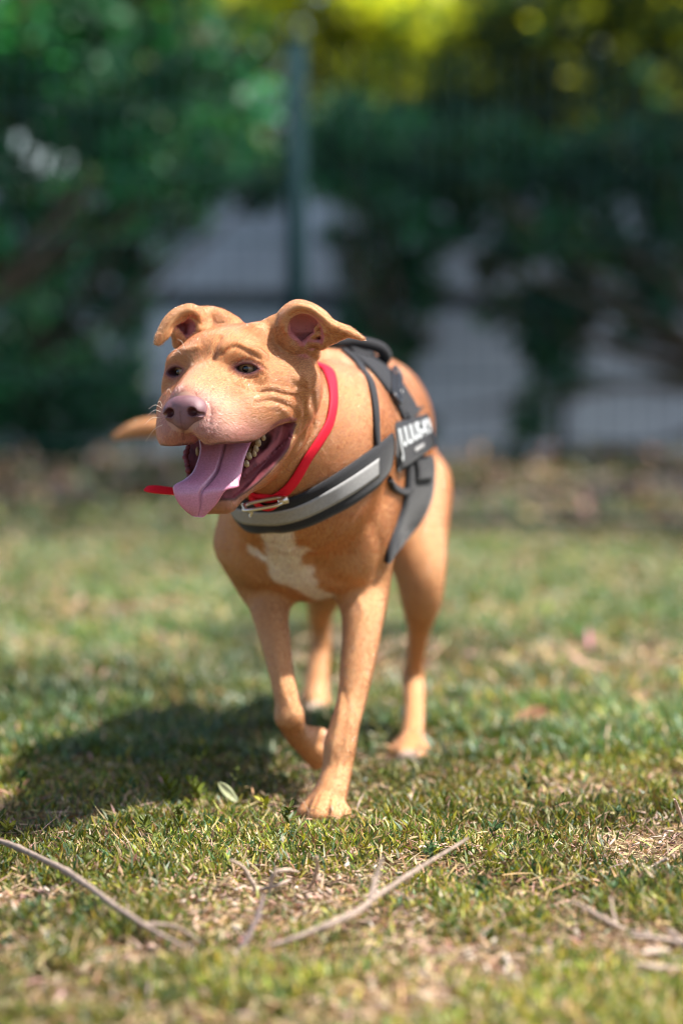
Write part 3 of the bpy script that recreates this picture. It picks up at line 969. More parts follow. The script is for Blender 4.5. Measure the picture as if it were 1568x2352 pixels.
# ---- whiskers
M_whisk = simple_mat('whisker', (.7, .6, .5), .4, 50, .1, 0)
wv = []
for (u, v), tip in (((165, 800), (75, 802)), ((160, 825), (70, 845)), ((150, 862), (45, 910)), ((165, 790), (135, 762)), ((170, 905), (52, 1022)), ((290, 440), (220, 424)), ((320, 415), (262, 345)), ((225, 700), (190, 690)),
                    ((560, 1050), (590, 1100))):
    dd = U(u, v); p, nn = S2.ray(*dd)
    if p is None: p = W(*dd, 2.57)
    q = W(*U(*tip), p[1] - .004)
    mid = (p + q) / 2 + np.array([0, 0, .004])
    a, b = tube([p, mid, q], [.00025, .0002, .00006], 5, 10)
    link('whisker', mesh_np('whisker', a, b), M_whisk, dog)
# ------------------------------------------------------------------ collar
M_red = simple_mat('red_webbing', (.72, .014, .034), .65, 900, .15, .4, .0006, sheen=.0)
M_red.node_tree.nodes['Principled BSDF'].inputs['Specular IOR Level'].default_value = .15
M_web = simple_mat('black_webbing', (.017, .017, .019), .75, 1100, .35, .5, .0008, sheen=.12)
M_web.node_tree.nodes['Principled BSDF'].inputs['Specular IOR Level'].default_value = .2
M_reflect = simple_mat('grey_reflective_band', (.31, .305, .295), .7, 300, .10, .3, .0005, sheen=.0)
M_reflect.node_tree.nodes['Principled BSDF'].inputs['Specular IOR Level'].default_value = .15
M_plastic = simple_mat('black_plastic', (.03, .031, .035), .35, 200, .2, .1)
M_metal = simple_mat('polished_steel', (.74, .72, .67), .32, 200, .08, .05, metal=1.0)
M_white = simple_mat('white_lettering', (.55, .57, .57), .6, 300, .05, .1)

def ribbon(C, Nn, Bn, width, thick, K=7, name='strap', closed=False, lift=0):
    """flat band: centre points, outward normals, cross directions"""
    rings = []
    for c, n_, b in zip(C, Nn, Bn):
        s = np.linspace(-.5, .5, K)[:, None] * width
        e = (np.abs(np.linspace(-1, 1, K)) ** 4)[:, None] * thick * .25
        o = c + b * s + n_ * (thick - e); i = (c + b * s)[::-1]
        rings.append(np.vstack([o, i]))
    if closed: rings.append(rings[0])
    return loft(rings, cap=not closed)

def laid(guides, width, thick, off, n=60, K=9, smooth=4, w2=None, surf=None, pre=None):
    """a band laid over the dog along 3-D guide points, each cross-line following the surface"""
    surf = surf or S2
    C = spline(guides, n)
    C = np.array([surf.near(c)[0] for c in C])
    for _ in range(smooth):
        C[1:-1] = (C[:-2] + 2 * C[1:-1] + C[2:]) / 4
    T = np.gradient(C, axis=0); T /= np.linalg.norm(T, axis=1, keepdims=True)
    N_ = np.array([surf.near(c)[1] for c in C])
    for _ in range(8):
        N_[1:-1] = (N_[:-2] + 2 * N_[1:-1] + N_[2:]) / 4
    N_ -= T * (N_ * T).sum(1, keepdims=True); N_ /= np.linalg.norm(N_, axis=1, keepdims=True)
    Bv = np.cross(T, N_)
    ws = np.broadcast_to(width, (n,)) if w2 is None else np.linspace(width, w2, n)
    P = np.zeros((n, K, 3)); NN = np.zeros((n, K, 3))
    for i in range(n):
        for j in range(K):
            s = (j / (K - 1) - .5) * ws[i]
            q, m = surf.near(C[i] + Bv[i] * s)
            d = q - (C[i] + Bv[i] * s)
            P[i, j] = C[i] + Bv[i] * s + N_[i] * float(np.clip(d @ N_[i], -.02, .02))
    for _ in range(3):
        P[1:-1] = (P[:-2] + 2 * P[1:-1] + P[2:]) / 4
        P[:, 1:-1] = (P[:, :-2] + 2 * P[:, 1:-1] + P[:, 2:]) / 4
    rings = []
    e = (np.abs(np.linspace(-1, 1, K)) ** 6)[:, None] * thick * .4
    for i in range(n):
        rings.append(np.vstack([P[i] + N_[i] * (off + thick - e), (P[i] + N_[i] * off)[::-1]]))
    V_, Q_ = loft(rings)
    return V_, Q_, P, N_

collar = empty('dog_collar', W(650, 1137, 2.72))
tag(collar, 'red webbing collar with a steel ring, loose round the neck of the dog', 'collar')
P1 = S2.ray(745, 850)[0]; P2 = S2.ray(757, 930)[0]; P3 = S2.ray(652, 1128)[0]
near_pts = [S2.ray(*q)[0] for q in ((744, 846), (757, 868), (762, 900), (761, 938), (752, 975), (733, 1008), (698, 1060), (652, 1128))]
N0 = W(655, 985, 2.765); ns = np.array([.93, -.38, 0]); ns /= np.linalg.norm(ns)
def nm(p): return p - 2 * ((p - N0) @ ns) * ns
far_pts = [nm(p) for p in near_pts]
nape = (near_pts[0] + far_pts[0]) / 2 + np.array([0, .01, .04])
throat = (near_pts[-1] + far_pts[-1]) / 2 + np.array([0, -.01, -.03])
# loop of band hanging below, and its free end
lp = [W(575, 1142, 2.735), W(600, 1163, 2.72), (W(625, 1166, 2.715)), W(648, 1146, 2.715), W(640, 1130, 2.722)]
C = spline(lp, 30); T = np.gradient(C, axis=0); T /= np.linalg.norm(T, axis=1, keepdims=True)
Nn = np.cross(T, [.25, -.9, .35]); Nn /= np.linalg.norm(Nn, axis=1, keepdims=True); Bn = np.cross(T, Nn)
rv, rq = ribbon(C, Nn, Bn, .010, .0022)
link('band_loop', mesh_np('band_loop', rv, rq), M_red, collar)
loop_ = [nape] + near_pts + [throat] + far_pts[::-1] + [nape]
P_b = laid(loop_, .0150, .0022, .0018, 150, 5, smooth=2)
link('neck_band', mesh_np('neck_band', P_b[0], P_b[1]), M_red, collar)
C = spline([W(560, 1128, 2.74), W(590, 1136, 2.722), W(618, 1140, 2.718), W(640, 1136, 2.722)], 20); T = np.gradient(C, axis=0); T /= np.linalg.norm(T, axis=1, keepdims=True)
Nn = np.tile([.1, -.9, .3], (20, 1)); Bn = np.cross(T, Nn); Bn /= np.linalg.norm(Bn, axis=1, keepdims=True)
rv, rq = ribbon(C, Nn, Bn, .007, .002)
link('band_loop', mesh_np('band_loop', rv, rq), M_red, collar)
C = spline([W(331, 1126, 2.69), W(350, 1124, 2.69), W(400, 1129, 2.70), W(470, 1136, 2.72), W(560, 1136, 2.742)], 40)
T = np.gradient(C, axis=0); T /= np.linalg.norm(T, axis=1, keepdims=True)
Nn = np.tile([0, -.95, .3], (40, 1)); Nn = Nn / np.linalg.norm(Nn, axis=1, keepdims=True); Bn = np.cross(T, Nn)
wd = np.interp(np.linspace(0, 1, 40), [0, .1, .3, 1], [.15, .62, 1, 1])
Bn = Bn * wd[:, None]
rv, rq = ribbon(C, Nn, Bn, .010, .0022)
link('band_end', mesh_np('band_end', rv, rq), M_red, collar)
# steel ring
a_, b_ = W(560, 1166, 2.715), W(652, 1149, 2.700)
ax_ = (b_ - a_); L_ = np.linalg.norm(ax_); ax_ /= L_
sd = np.cross(ax_, [0.05, -.5, .85]); sd /= np.linalg.norm(sd)
pts = []
for t in np.linspace(0, 2 * np.pi, 48, endpoint=False):
    c_, s_ = math.cos(t), math.sin(t)
    pts.append((a_ + b_) / 2 + ax_ * (L_ / 2) * np.sign(c_) * abs(c_) ** .55 + sd * .0085 * np.sign(s_) * abs(s_) ** .55)
pts.append(pts[0])
rv, rq = tube(pts, .0021, 10)
rl = link('steel_ring', mesh_np('steel_ring', rv, rq), M_metal, collar)
rv, rq = tube([W(640, 1152, 2.698), W(652, 1149, 2.697), W(662, 1147, 2.697)], [.0034, .0046, .0042], 14, 12)
link('ring_joint', mesh_np('ring_joint', rv, rq), M_metal, rl)
rv, rq = tube([W(556, 1158, 2.712), W(566, 1172, 2.708), W(578, 1176, 2.712), W(574, 1186, 2.715)], [.0018, .002, .0018, .0015], 10, 16)
link('hook', mesh_np('hook', rv, rq), M_metal, rl)

# ------------------------------------------------------------------ harness
har = empty('dog_harness', W(700, 1170, 2.85))
tag(har, 'black padded dog harness with a grey reflective chest band and white lettering on its side', 'harness')
Bf = G.B
C0b = Bf(0, 0, 0); sb = Bf(1, 0, 0) - C0b; tb = Bf(0, 1, 0) - C0b
def mirror(p):
    q = p - C0b; s = q @ sb
    return p - 2 * s * sb
def R_(*pts):
    out = []
    for p in pts:
        q = S2.ray(*p)[0]
        out.append(S2.near(W(*p, 3.0))[0] if q is None else q)
    return out
cr = R_((893, 1040), (850, 1078), (800, 1112), (745, 1142), (690, 1168), (640, 1181), (590, 1182), (548, 1172))
cl = [mirror(p) for p in R_((850, 1078), (893, 1040))]
cl = [mirror(R_((800, 1112))[0]) * .5 + cr[-1] * .5] + cl
V_, Q_, P, N_ = laid(cr + cl, .051, .004, .003, 110)
ch = link('chest_strap', mesh_np('chest_strap', V_, Q_), M_web, har)
# stripe: the middle third of the same band
k0 = 9
rings = []
for i in range(k0, 101):
    a = P[i, 2] * .6 + P[i, 3] * .4; b = P[i, 5] * .1 + P[i, 6] * .9
    s = np.linspace(0, 1, 6)[:, None]
    rw = a + (b - a) * s
    c = P[i, 4]; bow = ((c - (a + b) / 2) @ N_[i])
    rw = rw + N_[i] * (bow * (1 - (2 * s - 1) ** 2))
    rings.append(np.vstack([rw + N_[i] * .0079, (rw + N_[i] * .0068)[::-1]]))
v_, q_ = loft(rings)
link('reflective_stripe', mesh_np('reflective_stripe', v_, q_), M_reflect, ch)
# thin strap over the shoulder
V_, Q_, P, N_ = laid(R_((864, 1030), (861, 1000), (860, 960), (856, 915), (846, 875), (828, 845), (808, 824), (790, 808)), .0120, .003, .002, 40, 5)
link('shoulder_strap', mesh_np('shoulder_strap', V_, Q_), M_web, har)
# back strap over the withers, both sides
def facing(L, Rr, thick, off=.004, n=50, K=9, name='strap', mat=None, parent=None, tail=None):
    """a band between two edges that lies on the near flank of the dog; rows of (x, y, distance)"""
    L = spline(L, n); Rr = spline(Rr, n)
    P = np.zeros((n, K, 3)); o = np.array([0, 0, H])
    Dm = np.zeros((n, K))
    for i in range(n):
        for j in range(K):
            s = j / (K - 1); q = L[i] * (1 - s) + Rr[i] * s
            hit = S2.ray(q[0], q[1])[0]
            Dm[i, j] = q[2] if hit is None else min(q[2], hit[1] - off)
    for _ in range(6):
        Dn = Dm.copy()
        Dn[1:-1] = (Dm[:-2] + 2 * Dm[1:-1] + Dm[2:]) / 4
        Dn[:, 1:-1] = (Dn[:, :-2] + 2 * Dn[:, 1:-1] + Dn[:, 2:]) / 4
        Dm = np.minimum(Dn, Dm + .002)
    for i in range(n):
        for j in range(K):
            s = j / (K - 1); q = L[i] * (1 - s) + Rr[i] * s
            P[i, j] = W(q[0], q[1], Dm[i, j])
    du = np.gradient(P, axis=0); dv = np.gradient(P, axis=1)
    N_ = np.cross(du, dv); N_ /= np.linalg.norm(N_, axis=2, keepdims=True) + 1e-9
    if N_[n // 2, K // 2, 1] > 0: N_ = -N_
    e = (np.abs(np.linspace(-1, 1, K)) ** 6)[:, None] * thick * .4
    rings = [np.vstack([P[i] + N_[i] * (thick - e), (P[i] - N_[i] * .001)[::-1]]) for i in range(n)]
    v, q = loft(rings)
    return link(name, mesh_np(name, v, q), mat, parent), P, N_
bp = R_((848, 826), (830, 816), (810, 808))
top = [Bf(0.012, .15, .56)]
bl_ = [mirror(p) for p in R_((905, 882), (872, 848), (835, 822))][::-1]
V_, Q_, P, N_ = laid(bp + top + bl_, .024, .0045, .003, 90, 7)
bs = link('back_strap', mesh_np('back_strap', V_, Q_), M_web, har)
bs2, Pb, Nb = facing([(806, 812, 3.1), (850, 850, 3.1), (880, 887, 3.1), (903, 922, 3.1), (924, 962, 3.1)], [(846, 806, 3.2), (893, 848, 3.15), (922, 880, 3.15), (944, 915, 3.14), (962, 948, 3.13)], .004, .006, name='back_strap', mat=M_web, parent=har)
facing([(926, 946, 3.1), (940, 938, 3.1)], [(938, 966, 3.1), (972, 934, 3.1)], .004, .010, n=16, name='strap_keeper', mat=M_web, parent=har)
def frame_loop(c, ux, uz, wx, wz, r, n=40):
    pts = []
    for t in np.linspace(0, 2 * np.pi, n, endpoint=False):
        c_, s_ = math.cos(t), math.sin(t)
        pts.append(c + ux * wx * np.sign(c_) * abs(c_) ** .4 + uz * wz * np.sign(s_) * abs(s_) ** .4)
    pts.append(pts[0])
    return tube(pts, r, 8)
i_ = 26
c_ = Pb[i_, 4]; n_ = Nb[i_, 4]; tt = Pb[i_ + 3, 4] - Pb[i_ - 3, 4]; tt /= np.linalg.norm(tt); bb = np.cross(tt, n_); bb /= np.linalg.norm(bb)
bw = np.linalg.norm(Pb[i_, 8] - Pb[i_, 0]) / 2
parts = [frame_loop(c_ + n_ * .0055, tt, bb, .0085, bw * .92, .0022) + ((1, 1, 1),), tube([c_ + n_ * .006 - bb * bw * .9, c_ + n_ * .006 + bb * bw * .9], [.0024, .0024], 8, 6) + ((1, 1, 1),)]
a, b, c = cat(parts)
link('slider_buckle', mesh_np('slider_buckle', a, b), M_plastic, bs2)
# handle
hp = [W(735, 796, 2.98), W(760, 787, 2.97), W(800, 783, 2.985), (W(845, 790, 3.00)), W(872, 800, 3.01), W(884, 816, 3.02), W(874, 836, 3.03), W(862, 845, 3.04)]
a, b = tube(hp, [.006, .0075, .0075, .0078, .008, .0085, .0075, .006], 12, 60)
link('handle', mesh_np('handle', a, b), M_web, har)
# girth strap round the belly
gs, Pg, Ng = facing([(932, 1052, 3.02), (932, 1100, 3.03), (926, 1150, 3.03), (914, 1190, 3.03), (901, 1230, 3.02), (888, 1270, 3.0), (884, 1292, 3.0)],
                    [(990, 1046, 3.10), (995, 1090, 3.10), (990, 1140, 3.10), (974, 1182, 3.10), (953, 1214, 3.09), (920, 1252, 3.06), (892, 1292, 3.03)], .004, .006, 60, name='girth_strap', mat=M_web, parent=har)
facing([(946, 1056, 3.0), (950, 1080, 3.0), (950, 1100, 3.0)], [(990, 1052, 3.07), (993, 1076, 3.07), (991, 1094, 3.07)], .006, .012, 20, name='girth_loop', mat=M_web, parent=har)
e_ = W(884, 1262, 3.07)
gl = [mirror(p) for p in R_((930, 1200), (948, 1150), (958, 1100), (962, 1050))]
V_, Q_, P, N_ = laid([e_, Bf(.03, .16, .262), Bf(-.03, .16, .262), mirror(e_)], .034, .004, .003, 70, 9)
link('belly_strap', mesh_np('belly_strap', V_, Q_), M_web, har)
facing([(893, 1092, 2.97), (903, 1110, 2.97), (922, 1122, 2.98), (936, 1118, 2.99)], [(890, 1106, 2.96), (902, 1128, 2.96), (925, 1138, 2.97), (942, 1130, 2.98)], .005, .006, 24, 5, name='pad', mat=M_web, parent=har)
# name patch
A, Bq, Cq, Dq = (891, 976), (981, 950), (1000, 1023), (913, 1085)
pc = [np.array([891, 976, 2.935]), np.array([981, 950, 3.04]), np.array([1000, 1023, 3.05]), np.array([913, 1085, 2.93])]
nT, nS = 17, 12
Dg = np.zeros((nT, nS)); Qg = np.zeros((nT, nS, 2))
for i, t in enumerate(np.linspace(0, 1, nT)):
    for j, s in enumerate(np.linspace(0, 1, nS)):
        q = (pc[0] * (1 - t) + pc[1] * t) * (1 - s) + (pc[3] * (1 - t) + pc[2] * t) * s
        hit = S2.ray(q[0], q[1])[0]
        Qg[i, j] = q[:2]; Dg[i, j] = q[2] if hit is None else min(q[2], hit[1] - .014)
for _ in range(30):
    Dn = np.pad(Dg, 1, mode='edge')
    Dg = np.minimum((Dn[:-2, 1:-1] + Dn[2:, 1:-1] + Dn[1:-1, :-2] + Dn[1:-1, 2:]) / 4, Dg + .001)
Pp_ = np.array([[W(Qg[i, j, 0], Qg[i, j, 1], Dg[i, j]) for j in range(nS)] for i in range(nT)])
Np_ = np.cross(np.gradient(Pp_, axis=0), np.gradient(Pp_, axis=1)); Np_ /= np.linalg.norm(Np_, axis=2, keepdims=True)
if Np_[8, 6, 1] > 0: Np_ = -Np_
rings = []
for i in range(nT):
    t = i / (nT - 1); s = np.linspace(0, 1, nS)[:, None]
    ed = .0015 * (np.abs(2 * s - 1) ** 8) + .0015 * abs(2 * t - 1) ** 8
    rings.append(np.vstack([Pp_[i] + Np_[i] * (.004 - ed), (Pp_[i] - Np_[i] * .005)[::-1]]))
a, b = loft(rings)
pt = link('name_patch', mesh_np('name_patch', a, b), M_web, har)
def on_patch(t, s, lift):
    fi = np.clip(t, 0, 1) * (nT - 1); fj = np.clip(s, 0, 1) * (nS - 1)
    i = min(int(fi), nT - 2); j = min(int(fj), nS - 2); u, v = fi - i, fj - j
    B_ = lambda M: M[i, j] * (1 - u) * (1 - v) + M[i + 1, j] * u * (1 - v) + M[i, j + 1] * (1 - u) * v + M[i + 1, j + 1] * u * v
    return B_(Pp_) + B_(Np_) * (.004 + lift)
# patch lettering
cu = bpy.data.curves.new('lettering', 'FONT'); cu.body = 'JULIUS-K9'; cu.size = 1.0; cu.extrude = .015; cu.offset = .024
to = bpy.data.objects.new('tmp', cu); COL.objects.link(to)
bpy.context.view_layer.update()
tm = bpy.data.meshes.new_from_object(to)
bpy.data.objects.remove(to)
co = np.zeros(len(tm.vertices) * 3, dtype=np.float32); tm.vertices.foreach_get('co', co); co = co.reshape(-1, 3)
x0, x1 = co[:, 0].min(), co[:, 0].max(); y0, y1 = co[:, 1].min(), co[:, 1].max()
new = []
for x, y, z in co:
    t = .08 + .87 * (x - x0) / (x1 - x0); s = .66 - .54 * (y - y0) / (y1 - y0)
    if x < x0 + .085 * (x1 - x0): s += .13 * (1 - (y - y0) / (y1 - y0))     # the long tail of the J
    new.append(on_patch(t, s, .0006 + (.0008 if z > 0 else 0)))
tm.vertices.foreach_set('co', np.array(new, dtype=np.float32).ravel())
link('lettering', tm, M_white, pt)
rings = []
for t in np.linspace(.42, .66, 6):
    s = np.linspace(.70, .80, 4)
    rings.append(np.vstack([[on_patch(t, q, .0014) for q in s], [on_patch(t, q, .0004) for q in s[::-1]]]))
a, b = loft(rings)
link('small_tag', mesh_np('small_tag', a, b), M_reflect, pt)

def far_copy(o, name, mat, parent):
    """the same piece on the far flank"""
    me = o.data; n = len(me.vertices)
    co = np.zeros(n * 3, dtype=np.float32); me.vertices.foreach_get('co', co); co = co.reshape(-1, 3).astype(float)
    co = np.array([mirror(p) for p in co])
    qs = np.array([list(p.vertices)[::-1] for p in me.polygons if len(p.vertices) == 4])
    return link(name, mesh_np(name, co, qs), mat, parent)
far_copy(bs2, 'back_strap', M_web, har)
far_copy(gs, 'girth_strap', M_web, har)
pt2 = far_copy(pt, 'name_patch', M_web, har)
tm2 = tm.copy()
new = []
for x, y, z in co:
    t = .08 + .87 * (x - x0) / (x1 - x0); s = .66 - .54 * (y - y0) / (y1 - y0)
    new.append(mirror(on_patch(1 - t, s, .0006 + (.0008 if z > 0 else 0))))
tm2.vertices.foreach_set('co', np.array(new, dtype=np.float32).ravel())
tm2.materials.clear()
link('lettering', tm2, M_white, pt2)
# ------------------------------------------------------------------ fur
def make_fur():
    P = V[Q].mean(1); N_ = NV[Q].mean(1); N_ /= np.linalg.norm(N_, axis=1, keepdims=True) + 1e-9
    ar = .5 * (np.linalg.norm(np.cross(V[Q[:, 1]] - V[Q[:, 0]], V[Q[:, 2]] - V[Q[:, 0]]), axis=1) + np.linalg.norm(np.cross(V[Q[:, 2]] - V[Q[:, 0]], V[Q[:, 3]] - V[Q[:, 0]]), axis=1))
    L = hl(P); x, y, z = L.T
    headw = smoothstep(2.86, 2.76, P[:, 1]) * smoothstep(.33, .37, P[:, 2])
    dens = 0.62e6 + headw * 1.3e6 + smoothstep(.0, .15, .35 - P[:, 2]) * .20e6
    # bald places
    m = (P[:, 1] < 2.85) & (P[:, 2] > .3)
    d = poly_sdf(y, z, MOUTH)
    dens = dens * np.where(m & (np.abs(x) < 68), smoothstep(1.5, 4.5, d), 1)
    dens = dens * (np.linalg.norm(L - [0, 72, -44], axis=1) > 21)
    for S, c, Re in G.eye:
        q = (P - c) @ Re
        hw, hh = .0112, .0050; R0 = (hw * hw + hh * hh) / (2 * hh); d0 = R0 - hh
        al = np.maximum(np.hypot(q[:, 0], q[:, 2] - d0), np.hypot(q[:, 0], q[:, 2] + d0)) - R0
        dens = dens * np.where(np.linalg.norm(q, axis=1) < .03, smoothstep(.0008, .0038, al), 1)
    Cq = CV[Q].mean(1)
    for c, r in ((ZU(1135, 305, 2.612 + .012), .031), (ZU(315, 275, 2.655 + .010), .024)):
        v = P - c; dd = np.linalg.norm(v, axis=1)
        dens = dens * (1 - .93 * smoothstep(r, r * .72, dd) * smoothstep(.05, -.25, (v * N_).sum(1) / np.maximum(dd, 1e-6)))
    # under the straps the coat is pressed flat: keep it short there
    w = ar * dens; n = int(w.sum())
    idx = RNG.choice(len(P), n, p=w / w.sum())
    a = RNG.random((n, 2)); q = Q[idx]
    p = (V[q[:, 0]] * (1 - a[:, :1]) + V[q[:, 1]] * a[:, :1]) * (1 - a[:, 1:]) + (V[q[:, 3]] * (1 - a[:, :1]) + V[q[:, 2]] * a[:, :1]) * a[:, 1:]
    N0 = N_[idx]; Lp = L[idx]; hw = headw[idx]
    # which way the coat lies
    back = tb * .6 + np.array([0, 0, -.9])
    legs = np.array([0, .0, -1.0])
    lw = smoothstep(.34, .24, p[:, 2])[:, None]
    fb = back * (1 - lw) + legs * lw
    fh = (Lp - np.array([0, 95, -25])) ; fh[:, 2] += 8
    fh = (fh / np.linalg.norm(fh, axis=1, keepdims=True)) @ HR.T
    f = fb * (1 - hw[:, None]) + fh * hw[:, None]
    nz = np.stack([vnoise3(p, 55, s) for s in (60, 63, 66)], 1) - .5
    f = f / np.linalg.norm(f, axis=1, keepdims=True) + nz * .24 + RNG.normal(0, .16, (n, 3))
    f = f - N0 * (f * N0).sum(1, keepdims=True); f /= np.linalg.norm(f, axis=1, keepdims=True) + 1e-9
    ln = .0050 * (1 - hw) + .0032 * hw
    muz = np.linalg.norm(Lp - [0, 55, -50], axis=1)
    ln = np.where((muz < 60) & (hw > .5), .0020 + .0018 * muz / 60, ln)
    ln = np.where(p[:, 2] < .3, .0030, ln)
    earm = (Lp[:, 2] > 42) & (hw > .5) & (np.abs(Lp[:, 0]) > 40)
    ln = np.where(earm, .0019, ln)
    ln = ln * (.65 + .7 * RNG.random(n))
    lift = .12 + .30 * RNG.random(n)
    ln3 = ln[:, None]; lift = lift[:, None]
    k0 = p - N0 * .0004
    k1 = p + f * ln3 * .5 + N0 * ln3 * lift * .55
    k2 = p + f * ln3 + N0 * ln3 * lift * .62
    pts = np.stack([k0, k1, k2], 1).reshape(-1, 3).astype(np.float32)
    hc = bpy.data.hair_curves.new('fur')
    hc.add_curves([3] * n)
    hc.attributes['position'].data.foreach_set('vector', pts.ravel())
    ra = hc.attributes.new('radius', 'FLOAT', 'POINT')
    r0 = np.where(hw > .5, .00010, .00015)
    ra.data.foreach_set('value', np.stack([r0, r0 * .8, r0 * .15], 1).astype(np.float32).ravel())
    col = CV[q[:, 0]] * (.66 + .62 * RNG.random((n, 1)))
    wht = (RNG.random(n) < (.04 + .12 * (muz < 75) * (hw > .5)))[:, None]
    col = np.where(wht, col * .35 + np.array([.62, .50, .36]) * .65, col)
    col = np.clip(col, .002, 1) ** 1.14 * np.array([.50, .378, .475])
    c4 = np.ones((n, 4), dtype=np.float32); c4[:, :3] = np.clip(col, 0, .9)
    ca = hc.attributes.new('Col', 'FLOAT_COLOR', 'CURVE')
    ca.data.foreach_set('color', c4.ravel())
    k = NT('fur')
    at = k.n('Attribute', attribute_name='Col')
    hb = k.n('BsdfHairPrincipled')
    hb.parametrization = 'COLOR'
    k.l(at.outputs['Color'], hb.inputs['Color'])
    hb.inputs['Roughness'].default_value = .34
    hb.inputs['Coat'].default_value = 1.0
    hb.inputs['Radial Roughness'].default_value = .6
    hb.inputs['IOR'].default_value = 1.5
    k.l(hb.outputs[0], k.o.inputs['Surface'])
    o = link('fur', hc, k.m, dog)
    tag(o, kind='stuff')
make_fur()
# ------------------------------------------------------------------ ground
def soil_height(x, y):
    return .006 * (vnoise(x * 3.1, y * 3.1, 70) - .5) + .004 * (vnoise(x * 11, y * 11, 71) - .5)

def ground_mat(name, stops, scale, bump=.6, bd=.006, big=None):
    k = NT(name)
    a = k.noise(scale, 8, .65); b = k.noise(scale * .12, 4, .5)
    mx = k.mixcol(.45, a.outputs['Fac'], b.outputs['Fac'])
    r = k.ramp(mx, stops)
    k.l(r.outputs[0], k.b.inputs['Base Color'])
    k.b.inputs['Roughness'].default_value = .95; k.b.inputs['Specular IOR Level'].default_value = .15
    k.bump(a.outputs['Fac'], bump, bd)
    return k.m
M_soil = ground_mat('lawn_soil', [(.3, (.045, .028, .016)), (.5, (.13, .09, .05)), (.7, (.26, .19, .12))], 60)
M_path = ground_mat('dusty_earth', [(.36, (.06, .052, .045)), (.5, (.14, .115, .098)), (.64, (.24, .19, .17))], 9)

def sheet(name, x0, x1, y0, y1, nx, ny, z, mat, hf=None):
    X, Y = np.meshgrid(np.linspace(x0, x1, nx), np.linspace(y0, y1, ny), indexing='ij')
    Z = np.full(X.shape, z, dtype=float)
    if hf is not None: Z = Z + hf(X, Y)
    Vv = np.stack([X, Y, Z], -1).reshape(-1, 3)
    i = np.arange(nx - 1)[:, None] * ny; j = np.arange(ny - 1)[None, :]
    q = np.stack([i + j, i + ny + j, i + ny + j + 1, i + j + 1], -1).reshape(-1, 4)
    o = link(name, mesh_np(name, Vv, q), mat)
    tag(o, kind='structure')
    return o
sheet('ground', -120, 120, -60, 180, 60, 60, -.03, M_path)
sheet('lawn', -6, 6, -1.5, 7.18, 300, 260, -.004, M_soil, soil_height)
sheet('earth_path', -9, 9, 7.18, 12.6, 120, 60, -.012, M_path, lambda x, y: .02 * (vnoise(x * 2, y * 2, 5) - .5) * smoothstep(7.2, 7.6, y))

LEAFC = {'green': np.array([.110, .135, .016]), 'blue': np.array([.045, .095, .026]), 'sage': np.array([.095, .150, .068]), 'yellow': np.array([.29, .27, .028]), 'straw': np.array([.40, .29, .15]), 'brown': np.array([.20, .105, .055]), 'pink': np.array([.42, .27, .20])}
def blades(x, y, length, width, lean, az, col, curl=.25, z0=None, nseg=2):
    """narrow bent leaves; all inputs arrays"""
    n = len(x)
    z = (soil_height(x, y) if z0 is None else z0) - .003
    d = np.stack([np.cos(az) * np.sin(lean), np.sin(az) * np.sin(lean), np.cos(lean)], 1)
    s = np.stack([-np.sin(az), np.cos(az), np.zeros(n)], 1)
    tw = RNG.normal(0, .6, n)[:, None]
    up = np.cross(s, d)
    s = s * np.cos(tw) + up * np.sin(tw)
    o = np.stack([x, y, z], 1)
    hrz = np.stack([np.cos(az), np.sin(az), np.full(n, -.4)], 1)
    Lh_ = length[:, None]; w = width[:, None] * .5
    p1 = o + d * Lh_ * .5; p2 = o + d * Lh_ + hrz * Lh_ * curl
    Vv = np.stack([o - s * w * .5, o + s * w * .5, p1 - s * w, p1 + s * w, p2 - s * w * .12, p2 + s * w * .12], 1).reshape(-1, 3)
    b = np.arange(n)[:, None] * 6
    q = np.concatenate([b + [0, 1, 3, 2], b + [2, 3, 5, 4]], 1).reshape(-1, 4)
    return Vv, q, np.repeat(col, 6, axis=0)

def scatter(n, y0, y1, power=2.0, wide=.20, add=.32):
    """roots between two distances, thinning with distance"""
    u = RNG.random(n)
    if power == 1: y = y0 * (y1 / y0) ** u
    else:
        a = 1 - (power - 1)
        y = (y0 ** (-(power - 1)) + u * (y1 ** (-(power - 1)) - y0 ** (-(power - 1)))) ** (-1 / (power - 1)) if power != 1 else 0
    x = (RNG.random(n) * 2 - 1) * (wide * y + add)
    far = RNG.random(n) < .22
    x = np.where(far, np.sign(x) * (wide * y + add) * (1 + 1.6 * RNG.random(n) ** 1.5), x)
    return x, y

def pick(n, names, probs, var=.3):
    k = RNG.choice(len(names), n, p=np.array(probs) / sum(probs))
    c = np.array([LEAFC[m] for m in names])[k]
    return c * (1 - var + 2 * var * RNG.random((n, 1))) * (1 + .1 * RNG.normal(0, 1, (n, 3)))

M_leafy = col_mat('lawn_leaves', .45, .42, transl=.25, nscale=120, nvar=.15)
M_dry = col_mat('dry_straw', .7, .25, transl=.12, nscale=120, nvar=.15)

